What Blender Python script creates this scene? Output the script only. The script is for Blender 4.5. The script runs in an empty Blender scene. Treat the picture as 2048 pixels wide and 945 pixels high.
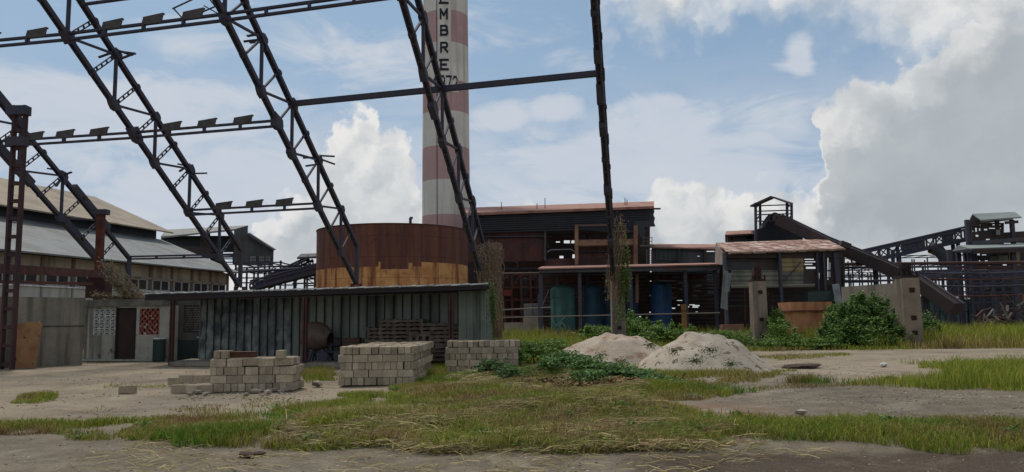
import bpy, bmesh, math, random
import numpy as np
from mathutils import Vector, Matrix, noise as mnoise

random.seed(7); RNG = np.random.default_rng(7)
SC = bpy.context.scene; COL = SC.collection
R = math.radians
# ---------------------------------------------------------------- camera
F = 1577.0; W, H = 2048.0, 945.0
CAMZ = 1.65
cd = bpy.data.cameras.new('camera'); cam = bpy.data.objects.new('camera', cd); COL.objects.link(cam)
cd.sensor_width = 36; cd.lens = 36*F/W; cd.clip_start = 0.1; cd.clip_end = 6000
CM = Matrix.Rotation(R(90+6.06), 3, 'X') @ Matrix.Rotation(R(-0.7), 3, 'Z')
cam.matrix_world = Matrix.Translation((0, 0, CAMZ)) @ CM.to_4x4()
SC.camera = cam
C0 = Vector((0, 0, CAMZ))
def ray(px, py): return (CM @ Vector((px-W/2, -(py-H/2), -F))).normalized()
def at(px, py, Y):
    d = ray(px, py); return C0 + d*(Y/d.y)
def gnd(px, py, z=0.0):
    d = ray(px, py); return C0 + d*((z-CAMZ)/d.z)
def project(p):
    q = CM.transposed() @ (Vector(p)-C0)
    return (W/2+F*q.x/-q.z, H/2-F*q.y/-q.z)
# ---------------------------------------------------------------- light and sky
SC.view_settings.view_transform = 'Standard'; SC.view_settings.look = 'None'
SC.view_settings.exposure = 0.0; SC.view_settings.gamma = 1.0; SC.view_settings.use_curve_mapping = False
SUN_EL, SUN_AZ = 58, -28            # degrees; azimuth measured from +Y towards +X
sl = bpy.data.lights.new('sun', 'SUN'); sl.energy = 2.3; sl.angle = R(9); sl.color = (1, .93, .82)
so = bpy.data.objects.new('sun', sl); COL.objects.link(so)
sd = Vector((math.sin(R(SUN_AZ))*math.cos(R(SUN_EL)), math.cos(R(SUN_AZ))*math.cos(R(SUN_EL)), math.sin(R(SUN_EL))))
so.rotation_euler = sd.to_track_quat('Z', 'Y').to_euler(); so.location = (0, 0, 60)
wd = bpy.data.worlds.new('World'); SC.world = wd; wd.use_nodes = True

class NT:
    """tiny helper for node trees"""
    def __init__(s, nt): s.nt = nt; s.n = nt.nodes; s.l = nt.links
    def node(s, t, **kw):
        n = s.n.new(t)
        for k, v in kw.items(): setattr(n, k, v)
        return n
    def put(s, sock, v):
        if v is None: return
        if hasattr(v, 'is_linked') or isinstance(v, bpy.types.NodeSocket): s.l.new(v, sock)
        else:
            try: sock.default_value = v
            except Exception: sock.default_value = (*v, 1.0) if len(v) == 3 else v
    def m(s, op, a, b=None, c=None, clamp=False):
        n = s.node('ShaderNodeMath', operation=op, use_clamp=clamp)
        s.put(n.inputs[0], a); s.put(n.inputs[1], b); s.put(n.inputs[2], c); return n.outputs[0]
    def vm(s, op, a, b=None):
        n = s.node('ShaderNodeVectorMath', operation=op); s.put(n.inputs[0], a); s.put(n.inputs[1], b)
        return n.outputs['Value'] if op in ('LENGTH', 'DOT_PRODUCT', 'DISTANCE') else n.outputs[0]
    def ramp(s, f, stops, interp='LINEAR'):
        n = s.node('ShaderNodeValToRGB'); cr = n.color_ramp; cr.interpolation = interp
        while len(cr.elements) < len(stops): cr.elements.new(0.5)
        for e, (p, c) in zip(cr.elements, stops):
            e.position = p; e.color = (c, c, c, 1) if isinstance(c, (int, float)) else (*c, 1)
        s.put(n.inputs[0], f); return n.outputs[0]
    def noise(s, vec, scale, detail=4, rough=.55, dist=0.0, color=False):
        n = s.node('ShaderNodeTexNoise'); n.inputs['Scale'].default_value = scale; n.inputs['Detail'].default_value = detail
        n.inputs['Roughness'].default_value = rough; n.inputs['Distortion'].default_value = dist
        s.put(n.inputs['Vector'], vec); return n.outputs['Color' if color else 'Fac']
    def mix(s, f, a, b, typ='MIX'):
        n = s.node('ShaderNodeMix', data_type='RGBA', blend_type=typ, clamp_factor=True)
        s.put(n.inputs[0], f); s.put(n.inputs[6], a); s.put(n.inputs[7], b); return n.outputs[2]
    def sstep(s, x, lo, hi):
        n = s.node('ShaderNodeMapRange', interpolation_type='SMOOTHSTEP'); s.put(n.inputs[0], x)
        n.inputs[1].default_value = lo; n.inputs[2].default_value = hi; return n.outputs[0]

def srgb(r, g, b):
    f = lambda c: (c/255/12.92 if c/255 <= .04045 else ((c/255+.055)/1.055)**2.4)
    return (f(r), f(g), f(b))
def azel(px, py):
    d = ray(px, py); return math.atan2(d.x, d.y), math.asin(d.z)
def blob_group(name, blobs):
    """node group: (azimuth, elevation, 0) -> cloud mass field, largest of soft ellipses"""
    g = bpy.data.node_groups.new(name, 'ShaderNodeTree')
    g.interface.new_socket('Vector', in_out='INPUT', socket_type='NodeSocketVector')
    g.interface.new_socket('Value', in_out='OUTPUT', socket_type='NodeSocketFloat')
    t = NT(g); gi = t.node('NodeGroupInput'); go = t.node('NodeGroupOutput'); acc = None
    for (x, y, rx, ry, w) in blobs:
        a, e = azel(x, y)
        v = t.vm('SUBTRACT', gi.outputs[0], (a, e, 0)); v = t.vm('MULTIPLY', v, (F/rx, F/ry, 0))
        l = t.vm('LENGTH', v); d = t.m('MULTIPLY_ADD', l, -w, w)
        acc = d if acc is None else t.m('SMOOTH_MAX', acc, d, 0.12)
    t.l.new(acc, go.inputs[0]); return g
def skycurve(pts, off=.6):
    """float curve of elevation over azimuth; stored value = (elevation + off) / 2"""
    n = t.node('ShaderNodeFloatCurve'); cv = n.mapping.curves[0]; q = sorted(azel(x, y) for x, y in pts)
    q = [((a+.8)/1.6, (e+off)/2) for a, e in q]
    while len(cv.points) < len(q): cv.points.new(.5, .5)
    for p, (x, y) in zip(cv.points, q): p.location = (x, y); p.handle_type = 'VECTOR'
    n.mapping.update(); return n
THIN = blob_group('thin_field', [
 (230,225,330,90,1.4),(420,185,210,34,1.2),(450,380,400,140,1.4),(990,225,90,40,1.3),(1130,215,85,28,1.5),
 (1330,240,120,50,1.5),(1470,295,150,36,1.5),(1250,320,300,90,1.9),(1480,330,160,60,1.5),(1300,215,80,36,1.5),(1560,250,120,60,.9),(760,120,260,60,.35),(400,90,80,26,.4),(1590,120,45,40,1.3)])
DARK = blob_group('dark_field', [(1900,300,330,230,1.5),(1980,150,260,120,1.0),(1850,440,300,90,1),(1990,90,260,90,.6),(1540,490,220,90,.7),(740,520,300,90,.5)])
t = NT(wd.node_tree)
for n in list(t.n): t.n.remove(n)
tc = t.node('ShaderNodeTexCoord'); D = tc.outputs['Generated']
sky = t.node('ShaderNodeTexSky', sky_type='NISHITA'); sky.sun_disc = False
sky.sun_elevation = R(SUN_EL); sky.sun_rotation = R(SUN_AZ); sky.air_density = 1.0; sky.dust_density = 1.5; sky.ozone_density = 1.5
sx = t.node('ShaderNodeSeparateXYZ'); t.put(sx.inputs[0], D)
az = t.m('ARCTAN2', sx.outputs[0], sx.outputs[1]); el = t.m('ARCSINE', sx.outputs[2])
cx = t.node('ShaderNodeCombineXYZ'); t.put(cx.inputs[0], az); t.put(cx.inputs[1], el); AE = cx.outputs[0]
w1 = t.vm('SUBTRACT', t.noise(AE, 12, 2, .5, color=True), (.5, .5, .5)); w2 = t.vm('SUBTRACT', t.noise(AE, 38, 5, .62, color=True), (.5, .5, .5))
P1 = t.vm('ADD', AE, t.vm('ADD', t.vm('MULTIPLY', w1, (.05, .05, 0)), t.vm('MULTIPLY', w2, (.045, .045, 0))))
def grp(g, v):
    n = t.node('ShaderNodeGroup'); n.node_tree = g; t.put(n.inputs[0], v); return n.outputs[0]
s1 = t.node('ShaderNodeSeparateXYZ'); t.put(s1.inputs[0], P1); a1 = t.m('MULTIPLY_ADD', s1.outputs[0], 1/1.6, .5); e1 = s1.outputs[1]
c1 = skycurve([(-400,300),(-100,420),(0,560),(120,480),(165,400),(205,383),(245,392),(275,430),(330,470),(430,490),(490,470),(525,370),(560,372),(590,350),(630,318),(650,262),(678,212),(700,190),(728,184),(752,203),(775,226),(802,226),(826,262),(836,340),(880,430),(945,400),(965,372),(1010,395),(1060,380),(1110,400),(1160,412),(1205,388),(1245,378),(1290,345),(1330,332),(1362,352),(1392,330),(1430,336),(1462,368),(1500,350),(1550,343),(1600,345),(1634,335),(1636,180),(1680,150),(1740,112),(1785,104),(1830,70),(1900,0),(2048,-120),(2300,-260)])
t.put(c1.inputs[1], a1); d1 = t.m('SUBTRACT', t.m('MULTIPLY_ADD', c1.outputs[0], 2, -.6), e1)
c2 = skycurve([(-400,-500),(1000,-300),(1150,-60),(1190,40),(1212,92),(1260,80),(1300,92),(1350,84),(1400,98),(1470,92),(1530,82),(1590,84),(1640,98),(1700,112),(1760,120),(1850,170),(1950,210),(2300,220)])
t.put(c2.inputs[1], a1); d2 = t.m('SUBTRACT', e1, t.m('MULTIPLY_ADD', c2.outputs[0], 2, -.6))
puffn = t.node('ShaderNodeTexVoronoi', feature='SMOOTH_F1'); puffn.inputs['Scale'].default_value = 24; puffn.inputs['Smoothness'].default_value = .5
puffn.inputs['Detail'].default_value = 2; puffn.inputs['Roughness'].default_value = .55
t.put(puffn.inputs['Vector'], t.vm('ADD', AE, t.vm('MULTIPLY', w2, (.035, .035, 0))))
puff = t.m('MULTIPLY_ADD', puffn.outputs['Distance'], -.05, .018)
f1 = t.m('ADD', t.m('ADD', d1, puff), .013); f2 = t.m('ADD', t.m('ADD', d2, puff), .03)
alpha1 = t.sstep(f1, -.002, .018); alpha2 = t.m('MULTIPLY', t.sstep(f2, -.005, .085), .93); a_c = t.m('MAXIMUM', alpha1, alpha2)
st = t.vm('MULTIPLY', AE, (1, 2.6, 1)); nz = t.noise(st, 7, 7, .62, .6)
P3 = t.vm('ADD', AE, t.vm('MULTIPLY', w1, (.1, .04, 0)))
fth = t.m('ADD', grp(THIN, P3), t.m('MULTIPLY_ADD', nz, 3.0, -1.5))
a_t = t.m('MULTIPLY', t.sstep(fth, -.3, .75), .85)
hz = t.sstep(el, .36, .12); hn = t.m('MULTIPLY', hz, t.sstep(nz, .22, .56)); a_t = t.m('MAXIMUM', a_t, t.m('MULTIPLY', hn, .9))
away = t.sstep(t.m('ABSOLUTE', az), .75, 1.1); up = t.sstep(el, .42, .62); away = t.m('MAXIMUM', away, up)
a_g = t.m('MULTIPLY', t.sstep(t.noise(D, 2.2, 4, .55), .40, .58), away)
a_c = t.m('MULTIPLY', a_c, t.m('SUBTRACT', 1, away))
# light side of the billows: soft noise sampled twice, towards the sun
nA = t.noise(P1, 15, 3, .5); nB = t.noise(t.vm('ADD', P1, (-.018, .026, 0)), 15, 3, .5)
lit = t.m('MULTIPLY_ADD', t.m('SUBTRACT', nA, nB), 3.0, .52)
rim = t.sstep(f1, .16, .0); lit = t.m('ADD', lit, t.m('MULTIPLY', rim, .45)); lit = t.m('ADD', lit, t.m('MULTIPLY', puff, 7), clamp=True)
dk = t.m('MULTIPLY', t.sstep(grp(DARK, P1), -.35, .9), t.sstep(f1, .0, .09))
K = 10.0      # Background strength is 1/K
def k3(c): return tuple(v*K for v in srgb(*c))
ccol = t.mix(lit, k3((178, 186, 193)), k3((233, 232, 230)))
ccol = t.mix(t.m('MULTIPLY', dk, .9), ccol, k3((165, 173, 179)))
soft = t.noise(AE, 5, 5, .55); ccol = t.mix(t.m('MULTIPLY', t.sstep(soft, .35, .7), .35), ccol, k3((205, 210, 213)))
tcol = t.mix(nz, k3((190, 200, 214)), k3((214, 217, 222)))
skyc = t.mix(1.0, sky.outputs[0], (.80, .93, .90, 1), 'MULTIPLY')
base = t.mix(t.m('MULTIPLY_ADD', t.sstep(el, .5, .1), .6, .25), skyc, k3((150, 174, 203)))
c = t.mix(a_t, base, tcol); c = t.mix(a_g, c, k3((205, 208, 212))); c = t.mix(a_c, c, ccol)
# below the horizon: ground tone
c = t.mix(t.sstep(el, 0.0, -.02), c, k3((110, 105, 95)))
bg = t.node('ShaderNodeBackground'); t.put(bg.inputs[0], c); bg.inputs[1].default_value = 1/K
ow = t.node('ShaderNodeOutputWorld'); t.l.new(bg.outputs[0], ow.inputs[0])
wd.cycles.sampling_method = 'MANUAL'; wd.cycles.sample_map_resolution = 512

# ---------------------------------------------------------------- helpers
class MB:
    def __init__(s): s.v = []; s.f = []
    def add(s, vs, fs):
        o = len(s.v); s.v += [tuple(v) for v in vs]; s.f += [tuple(i+o for i in f) for f in fs]; return s
    def box8(s, c):      # 8 corners: bottom 4 ccw then top 4
        return s.add(c, [(0,3,2,1),(4,5,6,7),(0,1,5,4),(1,2,6,5),(2,3,7,6),(3,0,4,7)])
    def box(s, c, size, rz=0, M=None):
        x, y, z = size[0]/2, size[1]/2, size[2]/2
        q = [Vector(p) for p in [(-x,-y,-z),(x,-y,-z),(x,y,-z),(-x,y,-z),(-x,-y,z),(x,-y,z),(x,y,z),(-x,y,z)]]
        if M is None: M = Matrix.Rotation(rz, 3, 'Z')
        c = Vector(c); return s.box8([c+M@p for p in q])
    def bar(s, a, b, w, h, up=(0,0,1)):
        a, b = Vector(a), Vector(b); d = (b-a)
        if d.length < 1e-5: return s
        d.normalize(); u = Vector(up)
        if abs(d.dot(u)) > .98: u = Vector((0,1,0)) if abs(d.y) < .9 else Vector((1,0,0))
        r = d.cross(u).normalized(); n = r.cross(d).normalized()
        r *= w/2; n *= h/2
        return s.box8([a-r-n, a+r-n, a+r+n, a-r+n][0:4]+[b-r-n, b+r-n, b+r+n, b-r+n])
    def tube(s, pts, r, n=8, cap=True, taper=None):
        pts = [Vector(p) for p in pts]; o = len(s.v); m = len(pts)
        for i, p in enumerate(pts):
            d = (pts[min(i+1, m-1)]-pts[max(i-1, 0)]).normalized()
            u = Vector((0,0,1)) if abs(d.z) < .9 else Vector((1,0,0))
            a = d.cross(u).normalized(); b = a.cross(d)
            rr = r if taper is None else r+(taper-r)*i/(m-1)
            for k in range(n):
                t_ = 2*math.pi*k/n; s.v.append(tuple(p+a*math.cos(t_)*rr+b*math.sin(t_)*rr))
        for i in range(m-1):
            for k in range(n):
                s.f.append((o+i*n+k, o+i*n+(k+1)%n, o+(i+1)*n+(k+1)%n, o+(i+1)*n+k))
        if cap: s.f.append(tuple(o+k for k in range(n))); s.f.append(tuple(o+(m-1)*n+k for k in reversed(range(n))))
        return s
    def prism(s, pts, ext):
        """flat outline pushed along ext"""
        pts = [Vector(p) for p in pts]; e = Vector(ext); n = len(pts)
        return s.add(pts+[p+e for p in pts], [tuple(range(n)), tuple(reversed(range(n, 2*n)))]+[(i, i+n, (i+1)%n+n, (i+1)%n) for i in range(n)])
    def lathe(s, c, prof, n=32):
        o = len(s.v); c = Vector(c)
        for (r, z) in prof:
            for k in range(n):
                a = 2*math.pi*k/n; s.v.append((c.x+r*math.cos(a), c.y+r*math.sin(a), c.z+z))
        for i in range(len(prof)-1):
            for k in range(n): s.f.append((o+i*n+k, o+i*n+(k+1)%n, o+(i+1)*n+(k+1)%n, o+(i+1)*n+k))
        return s
    def build(s, name, mat, parent=None, smooth=False, bevel=0, label=None):
        me = bpy.data.meshes.new(name); off = parent_world(parent)
        me.from_pydata([(v[0]-off.x, v[1]-off.y, v[2]-off.z) for v in s.v], [], s.f); me.update()
        bm = bmesh.new(); bm.from_mesh(me); bmesh.ops.recalc_face_normals(bm, faces=bm.faces)
        if bevel: bmesh.ops.bevel(bm, geom=list(bm.edges), offset=bevel, segments=1, affect='EDGES')
        bm.to_mesh(me); bm.free()
        if smooth:
            for p in me.polygons: p.use_smooth = True
            try: me.set_sharp_from_angle(angle=R(40))
            except Exception: pass
        o = bpy.data.objects.new(name, me); COL.objects.link(o)
        if mat: me.materials.append(mat)
        if parent: o.parent = parent
        if label: o['label'] = label
        return o
def parent_world(o):
    v = Vector((0,0,0))
    while o is not None: v = v+Vector(o.location); o = o.parent
    return v
def tag(o, label=None, cat=None, group=None, kind=None):
    if label: o['label'] = label
    if cat: o['category'] = cat
    if group: o['group'] = group
    if kind: o['kind'] = kind
    return o
def thing(name, loc, label, cat, group=None):
    o = bpy.data.objects.new(name, None); COL.objects.link(o); o.location = loc; o.empty_display_size = .3
    return tag(o, label, cat, group)
def copy_tree(o, parent=None):
    c = o.copy(); COL.objects.link(c); c.parent = parent
    for ch in list(o.children): copy_tree(ch, c)
    return c

MATS = {}
def mat(name, col, rough=.85, var=None, vs=1.0, streak=0, streak_col=None, bump=.0, bscale=12, metal=0, rnd=0, spots=None, sscale=3, slo=.55, shi=.65, corr=None, spec=.3):
    """procedural surface: base colour, cloudy second colour, vertical stains, patches, corrugation"""
    if name in MATS: return MATS[name]
    m = bpy.data.materials.new(name); m.use_nodes = True; t = NT(m.node_tree); b = t.n['Principled BSDF']
    g = t.node('ShaderNodeNewGeometry'); P = g.outputs['Position']
    c = (*col, 1)
    if var: c = t.mix(t.ramp(t.noise(P, vs, 6, .6), [(.35, 0.0), (.65, 1.0)]), c, (*var, 1))
    if streak:
        sv = t.vm('MULTIPLY', P, (1, 1, .07)); s1 = t.noise(sv, streak, 5, .6)
        c = t.mix(t.m('MULTIPLY', t.sstep(s1, .47, .68), .85), c, (*(streak_col or (.02, .02, .02)), 1))
    if spots: c = t.mix(t.sstep(t.noise(P, sscale, 6, .65), slo, shi), c, (*spots, 1))
    if rnd:
        oi = t.node('ShaderNodeObjectInfo'); k = t.m('MULTIPLY_ADD', oi.outputs['Random'], rnd*2, 1-rnd)
        n = t.node('ShaderNodeVectorMath', operation='SCALE'); t.put(n.inputs[0], c); t.put(n.inputs['Scale'], k); c = n.outputs[0]
    fine = t.noise(P, 22, 4, .6); c = t.mix(.35, c, t.mix(fine, (0, 0, 0, 1), (1, 1, 1, 1)), 'OVERLAY')
    t.put(b.inputs['Base Color'], c); b.inputs['Roughness'].default_value = rough; b.inputs['Metallic'].default_value = metal
    b.inputs['Specular IOR Level'].default_value = spec
    hgt = None
    if bump: hgt = t.noise(P, bscale, 6, .65)
    if corr:
        ax, per, amt = corr; d = t.vm('DOT_PRODUCT', P, ax)
        s = t.m('SINE', t.m('MULTIPLY', d, 2*math.pi/per)); hgt = t.m('MULTIPLY', s, amt) if hgt is None else t.m('MULTIPLY_ADD', s, amt, hgt)
    if hgt is not None:
        bn = t.node('ShaderNodeBump'); bn.inputs['Strength'].default_value = 1 if corr else bump; bn.inputs['Distance'].default_value = .05
        t.put(bn.inputs['Height'], hgt); t.put(b.inputs['Normal'], bn.outputs[0])
    MATS[name] = m; return m
steel = mat('rusted_steel_haze_tint', (.040, .046, .078), .75, (.06, .05, .06), 1.2, bump=.3)  # bluish base puts camera haze into the colour of the rusted steel
rust = mat('red_brown_rusted_steel', (.12, .042, .03), .85, (.055, .026, .024), 2.0, bump=.4)
rustd = mat('deep_maroon_rust', (.10, .042, .034), .9, (.05, .03, .032), .7, streak=1.2, streak_col=(.04, .02, .02), bump=.3)
darksheet = mat('dark_weathered_sheet', (.05, .06, .07), .8, (.035, .042, .05), .6, streak=1.0, streak_col=(.08, .05, .04), corr=((.97, .2, 0), .9, .3))
conc = mat('stained_concrete', (.27, .24, .195), .95, (.18, .165, .135), .8, streak=1.6, streak_col=(.07, .068, .055), bump=.5, bscale=9)
concp = mat('pillar_concrete', (.25, .20, .15), .95, (.17, .14, .11), 1.3, streak=2.2, streak_col=(.08, .075, .07), bump=.5)
# ---------------------------------------------------------------- steel roof trusses of the vanished hall
AX = ray(1313, 1780)                       # slope direction of the rafters, running down and away
AXh = Vector((AX.x, AX.y, 0)); kk = AXh.length; SL = -AX.z/kk; Uh = AXh/kk      # horizontal unit vector, slope
side = Uh.cross(Vector((0, 0, 1))).normalized()
GAP = 2.45
FEET = {'A': (256, 588, 51.0), 'B': (480, 574, 49.0), 'C': (713, 568, 47.0), 'D': (966, 566, 45.0), 'E': (1227, 562, 43.0)}
def node_L(f, s): return f - Uh*s + Vector((0, 0, SL*s))
def find_s(f, py):
    lo, hi = 0, 40
    for _ in range(50):
        m_ = (lo+hi)/2
        if project(node_L(f, m_))[1] > py: lo = m_
        else: hi = m_
    return lo
fC = at(*FEET['C']); LV = [find_s(fC, y) for y in (412, 247, 35)]
PAN = (LV[2]-LV[0])/3.0
print('levels', LV, 'panel', PAN, 'slope', math.degrees(math.atan(SL)), 'az', math.degrees(math.atan2(Uh.x, Uh.y)), 'foot z', fC.z)
NP = 6; KI = int(LV[0]/PAN)   # panel index of the lowest purlin
TL = {'A': 'sloping rusted steel roof truss at far left, beside the ladder-like column', 'B': 'sloping lattice roof truss second from left, above the small grey factory',
      'C': 'sloping lattice roof truss crossing left edge of the rust brown tank', 'D': 'sloping lattice roof truss crossing in front of the striped chimney',
      'E': 'near-vertical roof truss seen edge on above the vine covered pillar'}
def lattice(a, b, sep, w):
    """two thin bars tied by battens"""
    mb = MB(); a, b = Vector(a), Vector(b); d = (b-a).normalized(); o = d.cross(side).normalized()*sep/2
    mb.bar(a-o, b-o, w, w, side); mb.bar(a+o, b+o, w, w, side)
    n = max(3, int((b-a).length/.42))
    for i in range(1, n):
        p = a+(b-a)*i/n; mb.bar(p-o, p+o, w, w*.6+.05, side)
    return mb
NODES = {}
for key, (fx, fy, fd) in FEET.items():
    f = at(fx, fy, fd); rt = thing('roof_truss', f, TL[key], 'roof truss', 'sloping steel trusses of the roofless hall')
    rr = random.Random(ord(key)); up = Vector((0, 0, GAP)); s0 = LV[0]-PAN*KI
    dz = (fC.z-f.z)/SL; svals = [max(0, s0+dz)+PAN*i for i in range(NP+1)]
    Ls = [node_L(f, s) for s in svals]; Us = [p+up for p in Ls]; NODES[key] = (Ls, Us, f, svals)
    top = node_L(f, svals[-1]+PAN*.5)
    for nm, a, b in (('lower_chord', f, top), ('upper_chord', node_L(f, 0)+up*.93, top+up)):
        mb = MB(); o = side*.09
        mb.bar(a-o, b-o, .07, .19, (0, 0, 1)); mb.bar(a+o, b+o, .07, .19, (0, 0, 1)); mb.bar(a, b, .22, .04)
        n = int((b-a).length/.9)
        for i in range(n):
            p = a+(b-a)*(i+.5)/n; mb.box(p, (.22, .1, .18))
        mb.build(nm, steel, rt)
    MB().bar(f, f+up*.95, .2, .2, side).build('end_post', steel, rt)
    for i in range(NP):
        if i > 0 or s0 > .3: MB().bar(Ls[i], Us[i], .13, .13, side).build('vertical', steel, rt)
        MB().bar(Ls[i+1], Us[i], .10, .10, side).build('strut', steel, rt)
        mU = (Us[i]+Us[i+1])/2; mL = (Ls[i]+Ls[i+1])/2
        lat = key in 'AB'
        for a, b in ((Ls[i], mU if False else (Us[i]+(Us[i]-Us[i+1])*.5)), (mL, Us[i])):
            (lattice(a, b, .16, .05) if lat else MB().bar(a, b, .09, .09, side)).build('diagonal', steel, rt)
        for P_, big in ((Ls[i], .33), (Us[i], .30), (mL, .46 if i == KI+1 else .15), (mU, .14)):
            mb = MB(); k = 8; ph = rr.random()
            for sgn in (1,):
                pts = []
                for j in range(k):
                    a_ = 2*math.pi*(j+ph)/k; r_ = big*(.75+.5*rr.random())
                    d1 = (Uh*-1+Vector((0, 0, SL))).normalized(); d2 = d1.cross(side)
                    pts.append(P_+d1*math.cos(a_)*r_*1.15+d2*math.sin(a_)*r_*.7+side*-.15)
                mb.prism(pts, side*.3)
            mb.build('gusset_plate', steel, rt)
        if i % 2 == 1 and key in 'ABC':             # torn stubs of vanished bracing
            mb = MB()
            for _ in range(4):
                d_ = Vector((rr.uniform(-1, 1), rr.uniform(-.4, .4), rr.uniform(-.6, .5))).normalized(); P_ = Us[i]+Vector((0, 0, rr.uniform(-.3, .3)))
                mb.bar(P_, P_+d_*rr.uniform(.6, 1.0), .13, .07)
            mb.build('torn_bracket', steel, rt)
_f = NODES['A'][2]
for q0, q1, w_ in ((14.2, 17.6, .5), (8.6, 12.6, .42), (1.2, 6.0, .40)):
    MB().bar(node_L(_f, q0)+Vector((0, 0, .05)), node_L(_f, q1)+Vector((0, 0, .05)), .3, w_).build('casing', steel, bpy.data.objects['roof_truss'])
MB().bar(node_L(_f, 2.2)+Vector((0, 0, GAP+.1)), node_L(_f, 5.4)+Vector((0, 0, GAP+.1)), .3, .4).build('casing', steel, bpy.data.objects['roof_truss'])
MB().bar(node_L(_f, 9.6)+Vector((0, 0, GAP+.1)), node_L(_f, 12.4)+Vector((0, 0, GAP+.1)), .3, .4).build('casing', steel, bpy.data.objects['roof_truss'])
for (x1, y1, x2, y2) in ((345, 18, 392, -4), (347, 17, 364, 36), (383, 34, 452, 4), (408, 12, 440, 30), (412, -10, 446, 32)):
    MB().bar(at(x1, y1, 38.5), at(x2, y2, 38.2), .06, .06).build('bent_rod', steel, bpy.data.objects['roof_truss.002'])
# purlins between trusses
def purlin(a, b, label, plates, sep=.27, name='roof_purlin'):
    rt = thing(name, a, label, 'steel beam', 'horizontal steel beams tying the roof trusses')
    mb = MB(); o = Vector((0, 0, sep/2)); mb.bar(a-o, b-o, .15, .10); mb.bar(a+o, b+o, .15, .10); n = int((b-a).length/1.9)
    for i in range(n+1): mb.bar(a+(b-a)*i/n-o, a+(b-a)*i/n+o, .1, .22)
    mb.build('double_bar', steel, rt)
    d = (b-a)
    for q in plates:
        p = a+d*q+Vector((0, 0, sep/2+.05)); mb = MB(); w = .5; e = d.normalized()
        pts = [p-e*w-Vector((0, 0, .12)), p+e*w-Vector((0, 0, .12)), p+e*(w+.1)+Vector((0, 0, .30)), p-e*(w-.1)+Vector((0, 0, .22))]
        mb.prism(pts, Vector((.02, -.10, .02))); mb.bar(pts[3], pts[2], .12, .06); mb.build('roof_sheet_cleat', mat('grey_cleat', (.10, .095, .095), .8, (.06, .05, .05), 3), rt)
def LP(key, lv):
    f = NODES[key][2]; return node_L(f, LV[lv]+(fC.z-f.z)/SL)
purlin(LP('B', 2), LP('C', 2), 'double beam across the top left with three small roof cleats', (.29, .55, .80))
purlin(LP('C', 2), LP('D', 2), 'double beam crossing the sky to the truss before the chimney', ())
purlin(LP('D', 2), LP('E', 2), 'double beam meeting the edge-on truss at top of the picture', ())
purlin(LP('A', 1), LP('B', 1), 'double beam from the leftmost truss at its middle height with three cleats', (.28, .5, .74))
purlin(LP('B', 1), LP('C', 1), 'double beam halfway up between second and third trusses with three cleats', (.26, .51, .76))
purlin(LP('A', 2)-Vector((0,0,0)), LP('B', 2), 'double beam running off the top left corner', (.5, .8))
purlin(LP('B', 0), LP('C', 0), 'lowest double beam with three cleats, left above the brown tank', (.27, .51, .74))
a_, b_ = NODES['C'][1][KI+1], NODES['E'][1][KI+1]
MB().bar(a_, b_, .2, .26).build('tie_beam', steel)
tag(bpy.data.objects['tie_beam'], 'single straight steel beam passing across the chimney digits', 'steel beam', 'horizontal steel beams tying the roof trusses')
U0A, U0B = NODES['A'][2]+Vector((0, 0, GAP*.95)), NODES['B'][2]+Vector((0, 0, GAP*.8))
purlin(U0A, U0B, 'low beam with hanging plates before the pale hall roof', (), .16)
_s = find_s(NODES['B'][2]+Vector((0, 0, GAP)), 4)
purlin(node_L(NODES['B'][2], _s)+Vector((0, 0, GAP)), node_L(NODES['C'][2], _s)+Vector((0, 0, GAP)), 'upper double beam leaving the picture at the top between trusses', (.3, .6, .8))
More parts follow.
